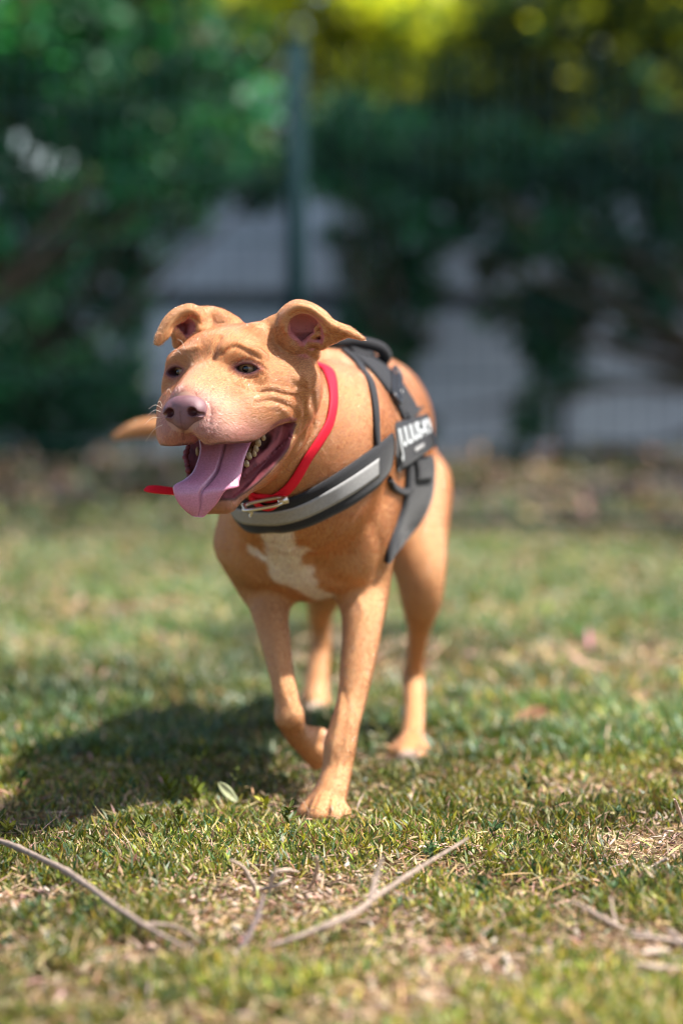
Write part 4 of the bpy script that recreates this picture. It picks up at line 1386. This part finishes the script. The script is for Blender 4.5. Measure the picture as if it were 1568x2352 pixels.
def dryness(x, y):
    d = smoothstep(.50, .72, vnoise(x * 2.3 + 3, y * 2.0, 80)) * .8
    for cx, cy, r in [(*ground_at(640, 2060)[:2], .17), (*ground_at(560, 2120)[:2], .12), (*ground_at(900, 2130)[:2], .09), (*ground_at(1530, 1960)[:2], .16), (*ground_at(1500, 2190)[:2], .12), (*ground_at(1330, 1830)[:2], .10), (*ground_at(900, 2290)[:2], .10), (*ground_at(1120, 2230)[:2], .10), (*ground_at(300, 2210)[:2], .08), (*ground_at(60, 2080)[:2], .06), (*ground_at(80, 1400)[:2], .42), (*ground_at(380, 1400)[:2], .36), (*ground_at(1380, 1490)[:2], .20), (*ground_at(1500, 1600)[:2], .16)]:
        d = np.maximum(d, smoothstep(r, r * .35, np.hypot(x - cx, (y - cy) * .9)))
    return np.clip(d, 0, 1) * (1 - .5 * smoothstep(4.2, 5.2, y))

def tread(x, y):
    """grass pressed down round the paws"""
    t = np.ones_like(x)
    for cx, cy in ((-.022, 2.755), (.08, 3.16)):
        t *= 1 - .7 * smoothstep(.085, .04, np.hypot(x - cx, y - cy))
    return t

def lawn():
    parts = []
    # short creeping leaves, the mass of the lawn
    def leaves(n, y0, y1, L0, W0, names, probs, keep=1.0, power=2.0, rise=0.0):
        x, y = scatter(n, y0, y1, power)
        g = vnoise(x * 9, y * 9, 90) * .6 + vnoise(x * 28, y * 28, 91) * .4
        k = RNG.random(n) < (.14 + 1.05 * smoothstep(.32, .62, g)) * (1 - .96 * dryness(x, y)) * keep
        x, y, g = x[k], y[k], g[k]; m = len(x)
        c = pick(m, names, probs) * (.55 + .95 * smoothstep(.2, .8, vnoise(x * 1.9 + 7, y * 1.6, 95)))[:, None] * (.8 + .4 * vnoise(x * 7, y * 7, 96))[:, None]
        c = c * (1 - .35 * smoothstep(.55, .8, vnoise(x * 1.3, y * 1.5 + 4, 97))[:, None] * np.array([0, .35, 0]))
        h_ = L0 * (.5 + .9 * RNG.random(m)) * (.6 + .8 * g) * tread(x, y)
        z0 = soil_height(x, y) + (rise * RNG.random(m) * (.4 + .8 * g)) * tread(x, y)
        return blades(x, y, h_, W0 * (.6 + .8 * RNG.random(m)), np.abs(RNG.normal(.5, .42, m)), RNG.random(m) * 6.283, c, .2, z0)
    parts.append(leaves(640000, 1.72, 4.3, .0110, .0024, ['green', 'blue', 'yellow', 'brown', 'straw'], [.32, .22, .22, .10, .14], rise=.016))
    parts.append(leaves(24000, 1.9, 4.2, .028, .0017, ['green', 'sage', 'yellow', 'straw'], [.35, .20, .25, .20], .7))
    parts.append(leaves(300000, 3.1, 8.4, .030, .0050, ['green', 'sage', 'yellow', 'straw'], [.24, .68, .03, .05], power=2.0))
    a, b, c = cat(parts)
    o = link('grass', mesh_np('grass', a, b, col=c, smooth=False), M_leafy)
    tag(o, kind='stuff')
    # dry bits
    parts = []
    n = 120000
    x, y = scatter(n, 1.72, 4.2)
    dr = dryness(x, y)
    k = RNG.random(n) < .28 + .9 * dr
    x, y, dr = x[k], y[k], dr[k]; m = len(x)
    c = pick(m, ['straw', 'pink', 'brown'], [.5, .28, .22], .35)
    parts.append(blades(x, y, .010 + .020 * RNG.random(m) ** 2, .0012 + .0018 * RNG.random(m), RNG.normal(1.35, .25, m), RNG.random(m) * 6.283, c, .1, soil_height(x, y) + .004 + .012 * RNG.random(m) * (1 - .6 * dr)))
    n = 9000
    x, y = scatter(n, 4.0, 7.2)
    c = pick(n, ['straw', 'pink', 'brown'], [.5, .3, .2], .35)
    parts.append(blades(x, y, .02 + .03 * RNG.random(n), .004 + .004 * RNG.random(n), RNG.normal(1.3, .25, n), RNG.random(n) * 6.283, c, .1, soil_height(x, y) + .012))
    n = 9000
    x = (RNG.random(n) * 2 - 1) * 3.2; y = 7.2 + 5.2 * RNG.random(n)
    k = RNG.random(n) < .25 + .9 * smoothstep(.4, .7, vnoise(x * 1.6, y * 1.6, 120)); x, y = x[k], y[k]; n = len(x)
    c = pick(n, ['straw', 'pink', 'brown', 'green', 'sage'], [.16, .18, .22, .18, .26], .4) * .75
    parts.append(blades(x, y, .04 + .05 * RNG.random(n), .02 + .02 * RNG.random(n), RNG.normal(1.1, .35, n), RNG.random(n) * 6.283, c, .1, np.zeros(n) + .005))
    a, b, c = cat(parts)
    o = link('dry_straw', mesh_np('dry_straw', a, b, col=c, smooth=False), M_dry)
    tag(o, kind='stuff')
lawn()

# wood chips and shreds in the bare patches
def chips():
    parts = []
    n = 12000
    x, y = scatter(n, 1.75, 3.3)
    dr = dryness(x, y)
    k = RNG.random(n) < .015 + .6 * dr
    x, y = x[k], y[k]
    for i in range(len(x)):
        L_, w_, t_ = .005 + .013 * random.random() ** 1.5, .0018 + .0036 * random.random(), .0008 + .001 * random.random()
        Rm = np.array(Matrix.Rotation(random.random() * 6.28, 3, 'Z') @ Matrix.Rotation(random.gauss(0, .4), 3, 'Y') @ Matrix.Rotation(random.gauss(0, .5), 3, 'X'))
        bx = np.array([(sx * L_ / 2 * (1 - .3 * random.random()), sy * w_ / 2 * (1 - .4 * random.random()), sz * t_ / 2) for sx in (-1, 1) for sy in (-1, 1) for sz in (-1, 1)])
        Vv = bx @ Rm.T + [x[i], y[i], float(soil_height(x[i:i+1], y[i:i+1])[0]) + .004 + .008 * random.random()]
        q = [(0, 1, 3, 2), (4, 6, 7, 5), (0, 4, 5, 1), (2, 3, 7, 6), (0, 2, 6, 4), (1, 5, 7, 3)]
        c = np.array([.55, .385, .29]) * (.55 + .75 * random.random()) if random.random() < .8 else np.array([.62, .52, .42])
        parts.append((Vv, q, c))
    a, b, c = cat(parts)
    o = link('wood_chips', mesh_np('wood_chips', a, b, col=c, smooth=False), M_dry)
    tag(o, kind='stuff')
chips()

# ------------------------------------------------------------------ twigs and single things on the lawn
M_twig = simple_mat('weathered_twig', (.27, .20, .155), .75, 160, .35, .6, .001)
M_twig_dark = simple_mat('dark_twig', (.12, .085, .075), .75, 160, .35, .6, .001)
M_twig_pale = simple_mat('pale_bare_wood', (.40, .30, .23), .7, 160, .25, .5, .001)
def gpt(dx, dy, z=0.0):
    g = ground_at(dx, dy); t = (H - z) / H
    return np.array([g[0] * t, g[1] * t, z])
def knobbly(pts, r, n=50, k=9, wob=.0012):
    P = spline(pts, n)
    P[1:-1] += RNG.normal(0, wob * .35, (n - 2, 3))
    for _ in range(2): P[1:-1] = (P[:-2] + 2 * P[1:-1] + P[2:]) / 4
    rr = np.interp(np.linspace(0, 1, n), np.linspace(0, 1, len(r)), r) * (1 + .16 * (RNG.random(n) - .5))
    for _ in range(int(n / 10)):
        i = int(RNG.integers(2, n - 2)); rr[i] *= 1.3
    return tube(P, rr, k)
def twig(name, label, cat_, main, r, mat, forks=(), group=None):
    base = main[0]
    t = empty(name, base)
    tag(t, label, cat_, group)
    r = [q * .82 for q in r]
    a, b = knobbly(main, r)
    s = link('stem', mesh_np('stem', a, b), mat, t)
    for f, fr in forks:
        a, b = knobbly(f, fr, 26)
        link('side_shoot', mesh_np('side_shoot', a, b), mat, t)
    return t
twig('twig', 'long thin curved brown twig in the grass at the left edge', 'twig',
     [gpt(-60, 1915, .035), gpt(30, 1943, .034), gpt(150, 2000, .032), gpt(240, 2065, .028), gpt(330, 2125, .022), gpt(430, 2178, .012)], [.0022, .0036, .0040, .0038, .0034, .0018], M_twig,
     [([gpt(330, 2122, .022), gpt(400, 2128, .018), gpt(465, 2165, .010)], [.0022, .0012])], 'twigs lying in the grass')
twig('twig', 'grey brown forked twig rising from the grass below the front paw', 'twig',
     [gpt(605, 2180, .008), gpt(700, 2145, .018), gpt(800, 2105, .028), gpt(870, 2055, .036), gpt(960, 1995, .046), gpt(1075, 1925, .058)], [.0020, .0034, .0040, .0034, .0026, .0014], M_twig,
     [([gpt(850, 2070, .034), gpt(862, 2020, .050), gpt(880, 1962, .072)], [.0028, .0030, .0014])], 'twigs lying in the grass')
twig('twig', 'short dark bent twig standing in wood chips left of the forked twig', 'twig',
     [gpt(530, 2205, .004), gpt(565, 2160, .014), gpt(590, 2110, .020), gpt(606, 2055, .030)], [.0020, .0032, .0028, .0018], M_twig_dark,
     [([gpt(565, 2160, .014), gpt(540, 2130, .022)], [.002, .001])], 'twigs lying in the grass')
twig('root', 'pinkish peeled root stub curling up out of the wood chips', 'root',
     [gpt(590, 2045, .008), gpt(572, 2015, .022), gpt(555, 1990, .034), gpt(528, 1975, .044)], [.0030, .0028, .0024, .0018], M_twig_pale,
     [([gpt(590, 2045, .008), gpt(630, 2035, .014), gpt(668, 2020, .018)], [.0022, .0014])], 'peeled roots in the wood chips')
twig('root', 'pale arched root loop beside the pinkish root stub', 'root',
     [gpt(616, 2058, .004), gpt(628, 2012, .024), gpt(655, 1998, .030), gpt(685, 2003, .020)], [.0022, .0030, .0026, .0012], M_twig_pale,
     [([gpt(630, 2010, .026), gpt(633, 1988, .036)], [.0018, .0010])], 'peeled roots in the wood chips')
twig('root', 'thin pale root end standing upright to the right of the arched root', 'root',
     [gpt(710, 2040, .006), gpt(722, 2020, .018), gpt(728, 1990, .034), gpt(726, 1965, .048)], [.0018, .0026, .0024, .0012], M_twig_pale,
     [([gpt(722, 2020, .018), gpt(736, 2008, .020)], [.0016, .0010])], 'peeled roots in the wood chips')
twig('twig', 'bleached crooked stick lying on bare ground near the right edge', 'twig',
     [gpt(1448, 2005, .008), gpt(1480, 2000, .012), gpt(1505, 1988, .014), gpt(1532, 1972, .022)], [.0020, .0030, .0028, .0020], M_twig_pale, (), 'twigs lying in the grass')
twig('twig', 'pale upright stick leaning at the right edge above the bare ground', 'twig',
     [gpt(1585, 1925, .004), gpt(1565, 1880, .020), gpt(1548, 1835, .050)], [.0022, .0024, .0018], M_twig_pale, (), 'twigs lying in the grass')
twig('twig', 'grey lilac twig on the right pointing up left out of the grass', 'twig',
     [gpt(1440, 2140, .010), gpt(1390, 2115, .022), gpt(1350, 2090, .032), gpt(1312, 2070, .042)], [.0030, .0034, .0028, .0018], M_twig, 
     [([gpt(1440, 2140, .010), gpt(1500, 2148, .012)], [.0024, .0014]), ([gpt(1415, 2128, .016), gpt(1400, 2060, .036)], [.0018, .0010])], 'twigs lying in the grass')
for i, (p, lab) in enumerate(((((1450, 2150), (1520, 2158), (1600, 2180)), 'upper stick of the small pile at the lower right edge'),
                              (((1470, 2190), (1500, 2186), (1535, 2184)), 'stubby middle stick of the small pile at the lower right edge'),
                              (((1460, 2215), (1500, 2222), (1560, 2226)), 'lowest stick of the small pile at the lower right edge'),
                              (((1535, 2135), (1565, 2165), (1600, 2190)), 'slanting stick on the right of the small pile at the lower right edge'))):
    twig('stick', lab, 'stick', [gpt(*p[0], .018), gpt(*p[1], .016), gpt(*p[2], .014)], [.0026, .0042, .0030] if i else [.002, .003, .0028], M_twig_pale if i != 3 else M_twig, (), 'sticks piled at the lower right edge')

def leaf_mesh(c, ax, n_, L_, w_, curl=.2, nn=14):
    ax = np.array(ax, float); ax /= np.linalg.norm(ax); n_ = np.array(n_, float); n_ -= ax * (n_ @ ax); n_ /= np.linalg.norm(n_)
    sd = np.cross(ax, n_)
    rows = []
    for t in np.linspace(0, 1, nn):
        w = w_ * math.sin(math.pi * min(1, t * .96 + .02)) ** .7
        ctr = c + ax * (t - .5) * L_ + n_ * (curl * L_ * (t - .5) ** 2)
        s = np.linspace(-1, 1, 7)[:, None]
        top = ctr + sd * s * w + n_ * (np.abs(s) * w * .35)
        rows.append(np.vstack([top + n_ * .0002, (top - n_ * .0002)[::-1]]))
    return loft(rows)
M_leaf_pale = simple_mat('pale_dry_leaf', (.42, .44, .24), .5, 120, .2, .3)
M_leaf_brown = simple_mat('brown_dry_leaf', (.34, .17, .085), .6, 120, .3, .3)
a, b = leaf_mesh(W(520, 1818, 2.80), W(504, 1798, 2.79) - W(542, 1838, 2.80), (.15, -.95, .35), .034, .0062, .35)
o = link('leaf', mesh_np('leaf', a, b), M_leaf_pale); tag(o, 'pale green curled leaf standing in the grass left of the front paw', 'leaf')
a, b = leaf_mesh(gpt(1215, 1652, .02), (1, .1, .45), (.1, -.6, .7), .06, .014, .5)
o = link('leaf', mesh_np('leaf', a, b), M_leaf_brown); tag(o, 'brown dry leaf lying in the blurred grass right of the hind paw', 'leaf')

# little weed shoots that stand up behind the sharp band of grass
M_weed = col_mat('weed_leaves', .5, .35, transl=.35, nscale=120, nvar=.15)
def weed(root, top, lab, n=18, L_=.017, grp='upright weed shoots'):
    t = empty('weed', root); tag(t, lab, 'weed', grp)
    P = spline([root, (np.array(root) + np.array(top)) / 2 + np.array([.004, 0, .002]), top], 20)
    a, b = tube(P, [.0010, .0008, .0005], 6, 20)
    link('stem', mesh_np('stem', a, b), M_weed_stem, t)
    parts = []
    for i in range(n):
        f = .15 + .85 * (i + .5) / n; p = np.array([np.interp(f, np.linspace(0, 1, 20), P[:, k]) for k in range(3)])
        az = i * 2.4 + random.random() * .6; el = .5 + .5 * f
        ax = np.array([math.cos(az) * math.cos(el), math.sin(az) * math.cos(el), math.sin(el)])
        l = L_ * (1.1 - .4 * f) * (.8 + .4 * random.random())
        v, q = leaf_mesh(p + ax * l * .5, ax, (ax[1] * .2, -ax[0] * .2, 1.0 - .5 * ax[2]), l, l * .17, .3, 6)
        parts.append((v, q, LEAFC['green'] * (1.2 + .6 * random.random()) + np.array([.03, .03, 0]) * random.random()))
    a, b, c = cat(parts)
    link('leaves', mesh_np('leaves', a, b, col=c), M_weed, t)
M_weed_stem = simple_mat('weed_stem', (.12, .11, .04), .6, 100, .2, 0)
for (rx, ry), (tx, ty), lab in (((392, 1850), (372, 1785), 'leafy green weed shoot left of the pale leaf, tallest of the two'), ((455, 1855), (432, 1795), 'shorter green weed shoot between the tall shoot and the pale leaf')):
    r_ = gpt(rx, ry, 0); top_ = W(tx, ty, r_[1] - .02)
    weed(r_, top_, lab, 22)
def cover():
    parts = []
    n = 420
    x, y = scatter(n, 2.15, 3.4)
    k = (RNG.random(n) < .25 + .9 * smoothstep(.45, .7, vnoise(x * 5, y * 5, 130)) + .7 * ((x < 0) & (y > 2.6) & (y < 3.0))) & (dryness(x, y) < .4) & (tread(x, y) > .9)
    for cx, cy in zip(x[k], y[k]):
        hgt = .012 + .018 * random.random(); base = np.array([cx, cy, hgt * .6]); shade = .8 + .6 * random.random()
        hue = LEAFC['green'] if random.random() < .6 else (LEAFC['blue'] if random.random() < .6 else LEAFC['yellow'])
        for i in range(random.randint(5, 11)):
            az = i * 2.4 + random.random(); el = .15 + .9 * random.random()
            ax = np.array([math.cos(az) * math.cos(el), math.sin(az) * math.cos(el), math.sin(el)])
            l = .007 + .007 * random.random()
            p = base + np.array([0, 0, hgt * random.random()])
            v, q = leaf_mesh(p + ax * l * .6, ax, (random.gauss(0, .3), random.gauss(-.1, .3), 1), l, l * .2, .3, 5)
            parts.append((v, q, hue * shade * (.8 + .4 * random.random())))
    a, b, c = cat(parts)
    o = link('ground_cover', mesh_np('ground_cover', a, b, col=c), M_weed); tag(o, kind='stuff')
cover()
# single dry stems
for (rx, ry), mid, tip, lab in (((372, 1760), (368, 1700), (338, 1672), 'dry curved grass stem standing tall left of the lifted paw'),
                                ((850, 1960), (848, 1920), (846, 1880), 'dark thin seed stem standing below the front paw'),
                                ((1120, 1960), (1135, 1900), (1165, 1880), 'thin bent green grass stem right of the front paw')):
    r_ = gpt(rx, ry, 0)
    a, b = tube([r_, W(*mid, r_[1] - .01), W(*tip, r_[1] - .02)], [.0007, .0006, .0003], 6, 24)
    o = link('grass_stem', mesh_np('grass_stem', a, b), M_twig if lab[0] == 'd' else M_weed_stem); tag(o, lab, 'grass stem', 'single tall grass stems')

# ------------------------------------------------------------------ fence
M_fence = simple_mat('green_coated_wire', (.010, .030, .034), .8, 20, .15, 0)
M_fence.node_tree.nodes['Principled BSDF'].inputs['Specular IOR Level'].default_value = .08
FY = 7.30
fence = empty('mesh_fence', (0, FY, 0))
tag(fence, 'dark green welded wire fence with a square post behind the dog', 'fence')
def bar(x0, x1, y0, y1, z0, z1):
    v = np.array([(x, y, z) for x in (x0, x1) for y in (y0, y1) for z in (z0, z1)])
    return v, np.array([(0, 1, 3, 2), (4, 6, 7, 5), (0, 4, 5, 1), (2, 3, 7, 6), (0, 2, 6, 4), (1, 5, 7, 3)]), (1, 1, 1)
px = W(681, 900, FY)[0]; ztop = W(681, 97, FY)[2]
for k in (-1, 0, 1):
    x = px + 2.52 * k
    a, b, c = cat([bar(x - .03, x + .03, FY - .02, FY + .02, -.05, ztop), bar(x - .033, x + .033, FY - .023, FY + .023, ztop, ztop + .012)])
    link('post', mesh_np('post', a, b, smooth=False), M_fence, fence)
for k in (-1, 0):
    x0 = px + 2.52 * k + .03; x1 = x0 + 2.46
    parts = []
    for x in np.arange(x0, x1, .05): parts.append(bar(x - .0014, x + .0014, FY - .026, FY - .0216, .04, ztop - .03))
    for z in np.arange(.06, ztop - .03, .20):
        parts.append(bar(x0, x1, FY - .0312, FY - .0262, z - .0028, z + .0028))
        parts.append(bar(x0, x1, FY - .0214, FY - .0164, z - .0028, z + .0028))
    a, b, c = cat(parts)
    link('wire_panel', mesh_np('wire_panel', a, b, smooth=False), M_fence, fence)
# low edging board behind the lawn
M_kerb = simple_mat('dark_edging', (.055, .048, .042), .8, 12, .3, .4, .004)
a, b, c = bar(W(1000, 1200, 7.20)[0], 3.2, 7.19, 7.26, -.02, .035)
o = link('edging_board', mesh_np('edging_board', a, b, smooth=False), M_kerb); tag(o, 'low dark edging board along the right end of the lawn', 'edging')

# ------------------------------------------------------------------ wall of concrete slabs
M_wall = simple_mat('pale_concrete', (.25, .31, .38), .85, 2.2, .18, .3, .01)
M_wall_d = simple_mat('dark_joint', (.035, .04, .05), .9, 8, .2, 0)
WY = 12.4
wall = empty('slab_wall', (0, WY, 0))
tag(wall, 'pale blue grey concrete slab wall behind the fence, partly overgrown', 'wall')
zs = W(0, 692, WY)[2]; ztopw = W(0, 445, WY)[2]
def slab(x0, x1, z0, z1, y=WY, t=.14):
    bm = __import__('bmesh').new()
    v, q, c = bar(x0, x1, y, y + t, z0, z1)
    vs = [bm.verts.new(p) for p in v]
    for f in q: bm.faces.new([vs[i] for i in f])
    __import__('bmesh').ops.bevel(bm, geom=bm.edges[:], offset=.012, segments=2, affect='EDGES')
    me = bpy.data.meshes.new('slab'); bm.to_mesh(me); bm.free()
    return link('slab', me, M_wall, wall)
for k in range(-4, 5):
    x0 = W(1295, 0, WY)[0] + k * 2.15
    slab(x0 + .02, x0 + 2.13, -.03, zs - .045)
    slab(x0 + .02, x0 + 2.13, zs + .045, ztopw)
a, b, c = bar(-9, 9, WY + .04, WY + .16, -.03, ztopw + .02)
link('backing', mesh_np('backing', a, b, smooth=False), M_wall_d, wall)

# ------------------------------------------------------------------ shrubs and trees
M_bark = simple_mat('bark', (.10, .075, .05), .9, 30, .35, .8, .01)
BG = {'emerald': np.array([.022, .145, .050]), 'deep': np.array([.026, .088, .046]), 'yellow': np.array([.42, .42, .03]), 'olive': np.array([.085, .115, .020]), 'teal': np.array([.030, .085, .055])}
M_bgleaf = col_mat('shrub_leaves', .5, .35, transl=.42, nscale=3, nvar=.15, tboost=1.6)
def plant(name, cat_, label, root, clumps, cols, leaf=.075, trunk_r=.05, grp=None, per=560):
    """clumps: (centre, radius) ; leaves fill them, limbs run to them"""
    root = np.array(root, float)
    t = empty(name, root); tag(t, label, cat_, grp)
    parts = []
    hub = root + np.array([0, 0, min(.9, max(.3, np.mean([c[0][2] for c in clumps]) * .45))])
    v, q = tube([root, (root + hub) / 2 + np.array([.03, 0, 0]), hub], [trunk_r, trunk_r * .8, trunk_r * .6], 10, 8)
    parts.append((v, q, (1, 1, 1)))
    for c, r in clumps:
        c = np.array(c)
        v, q = tube([hub, (hub + c) / 2 + RNG.normal(0, .08, 3), c], [trunk_r * .5, trunk_r * .3, .006], 7, 10)
        parts.append((v, q, (1, 1, 1)))
    a, b, c_ = cat(parts)
    link('trunk', mesh_np('trunk', a, b), M_bark, t)
    parts = []
    for c, r in clumps:
        c = np.array(c); n = int(per * (r / .35) ** 2)
        d = RNG.normal(0, 1, (n, 3)); d /= np.linalg.norm(d, axis=1, keepdims=True)
        p = c + d * (r * (RNG.random((n, 1)) ** .5)) * np.array([1, .8, .8])
        p += (vnoise3(p, 4, 33)[:, None] - .5) * .25
        p = p[p[:, 2] > .03]; n = len(p)
        ax = RNG.normal(0, 1, (n, 3)) + [0, -.2, -.5]; ax /= np.linalg.norm(ax, axis=1, keepdims=True)
        up = RNG.normal(0, .5, (n, 3)) + [0.1, -.3, 1]; sd = np.cross(ax, up); sd /= np.linalg.norm(sd, axis=1, keepdims=True)
        nn = np.cross(sd, ax)
        L_ = leaf * (.6 + .8 * RNG.random((n, 1))); w = L_ * .33
        Vv = np.stack([p - ax * L_ * .5, p - sd * w - ax * L_ * .05 - nn * w * .2, p + ax * L_ * .5 - nn * L_ * .15, p + sd * w - ax * L_ * .05 - nn * w * .2], 1).reshape(-1, 3)
        qq = np.arange(n * 4).reshape(-1, 4)
        names, pr = cols
        k = RNG.choice(len(names), n, p=np.array(pr) / sum(pr))
        cc = np.array([BG[m] for m in names])[k] * (.6 + .8 * RNG.random((n, 1))) * (.55 + 1.2 * RNG.random())
        parts.append((Vv, qq, np.repeat(cc, 4, axis=0)))
    a, b, c_ = cat(parts)
    link('crown', mesh_np('crown', a, b, col=c_, smooth=False), M_bgleaf, t)

def cl(lst, D, r=.3):
    return [(W(x, y, D + (RNG.random() - .5) * .5), r * (.8 + .4 * RNG.random()) * (rr if rr else 1)) for x, y, rr in lst]
plant('shrub', 'shrub', 'big emerald green shrub filling the upper left behind the fence', (-1.55, 9.3, 0),
      cl([(40, 80, 1), (200, 40, 1), (60, 260, 1), (230, 230, 1.1), (400, 180, 1), (520, 260, .8), (470, 90, 1), (320, 360, .9), (80, 470, 1), (230, 470, .8), (60, 620, .7), (380, 430, .6), (520, 350, .6), (-120, 300, 1.2), (-140, 560, 1)], 9.2, .23), (['emerald', 'deep', 'olive'], [.62, .28, .10]), .075)
plant('shrub', 'shrub', 'low dark shrub at the left foot of the wall with one bright tuft', (-1.5, 11.2, 0),
      cl([(170, 700, .9), (60, 760, 1), (220, 850, .9), (100, 930, 1), (-60, 860, 1.2), (230, 960, .8), (260, 620, .7), (160, 1000, .8), (270, 760, .6), (60, 640, 1), (150, 560, .9), (250, 540, .7), (-60, 1000, 1), (20, 900, 1), (150, 800, 1), (260, 900, .6), (300, 500, .8), (380, 460, .8), (450, 420, .8), (290, 570, .8), (520, 400, .7), (330, 620, .5), (410, 540, .4), (560, 470, .45), (620, 440, .45), (340, 700, .35), (300, 850, .4), (330, 960, .4)], 11.3, .25), (['deep', 'emerald', 'teal'], [.6, .25, .15]), .07, .03)
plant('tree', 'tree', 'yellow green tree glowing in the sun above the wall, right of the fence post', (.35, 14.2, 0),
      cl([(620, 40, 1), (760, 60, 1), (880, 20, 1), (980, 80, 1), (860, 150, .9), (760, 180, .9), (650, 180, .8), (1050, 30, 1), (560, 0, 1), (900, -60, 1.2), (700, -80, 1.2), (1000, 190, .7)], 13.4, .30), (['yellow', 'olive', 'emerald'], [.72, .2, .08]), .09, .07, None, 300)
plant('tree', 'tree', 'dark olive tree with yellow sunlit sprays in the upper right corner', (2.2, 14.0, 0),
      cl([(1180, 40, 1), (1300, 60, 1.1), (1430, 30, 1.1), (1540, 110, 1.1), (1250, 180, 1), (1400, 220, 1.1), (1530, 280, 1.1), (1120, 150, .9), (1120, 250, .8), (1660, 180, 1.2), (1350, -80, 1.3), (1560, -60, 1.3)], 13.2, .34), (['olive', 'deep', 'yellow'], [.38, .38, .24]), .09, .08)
plant('hedge', 'hedge', 'dark hedge showing over the top of the wall', (-.2, 13.4, 0),
      cl([(x, y, 1) for x in range(240, 1240, 110) for y in (300, 400)], 13.2, .27), (['deep', 'olive', 'emerald'], [.7, .2, .1]), .08, .04)
plant('shrub', 'shrub', 'deep green shrub hanging over the wall right of the fence post', (.30, 11.6, 0),
      cl([(800, 300, 1), (900, 350, 1), (820, 440, .9), (900, 500, 1), (860, 600, .9), (930, 640, .7), (840, 720, .8), (930, 770, .7), (740, 350, .7), (860, 850, .8), (900, 950, .8), (760, 440, .5), (960, 420, 1), (760, 560, .4)], 11.4, .25), (['deep', 'teal', 'emerald'], [.6, .25, .15]), .08, .04)
plant('shrub', 'shrub', 'broad green shrub with a hanging trail over the wall on the right', (1.95, 11.4, 0),
      cl([(1060, 380, 1), (1150, 330, 1), (1050, 480, .8), (1250, 400, 1.1), (1380, 380, 1.1), (1500, 450, 1.2), (1200, 560, .9), (1330, 540, 1), (1450, 600, .8), (1550, 620, .7), (1240, 660, .7), (1340, 680, .7), (1280, 720, .7), (1290, 790, .65), (1300, 860, .55), (1240, 760, .5), (1460, 700, .4), (1230, 930, .5), (1210, 1010, .5), (1000, 560, .45), (1090, 640, .5), (1160, 700, .45), (1000, 690, .35), (1420, 800, .3), (1530, 730, .4), (1560, 860, .3), (980, 960, .4), (1640, 500, 1.2), (1560, 330, 1)], 11.4, .26), (['deep', 'emerald', 'teal', 'olive'], [.45, .25, .2, .1]), .08, .05)
plant('tree', 'tree', 'tall spreading tree added out of view on the far right whose crown shades the fence', (4.3, 10.6, 0),
      [((x + RNG.normal(0, .3), y + RNG.normal(0, .3), 4.6 + RNG.random() * 1.4), .75) for x in (2.2, 3.3, 4.4) for y in (8.9, 10.1, 11.3)], (['deep', 'olive'], [.6, .4]), .10, .12)  # unseen tree, added so its crown throws shade on fence and shrubs
# closed wood further back so that no sky shows low down
for i, x in enumerate(np.arange(-9, 9.1, 2.6)):
    cc_ = [((x + RNG.normal(0, .9), 17.5 + RNG.normal(0, .6), z + RNG.normal(0, .3)), .95) for z in (1.0, 1.8, 2.6, 3.4, 4.2, 5.0) for _ in range(2)]
    names = ['far left end', 'left side', 'left of the dog', 'behind the head of the dog', 'behind the yellow tree', 'right of the yellow tree', 'right side', 'far right end'][min(7, i)]
    plant('tree', 'tree', 'tall dark background tree, ' + names + ' of the wood behind the wall', (x, 17.6, 0), cc_, (['deep', 'olive', 'emerald'], [.6, .2, .2]), .16, .12, 'tall trees behind the wall', 620)
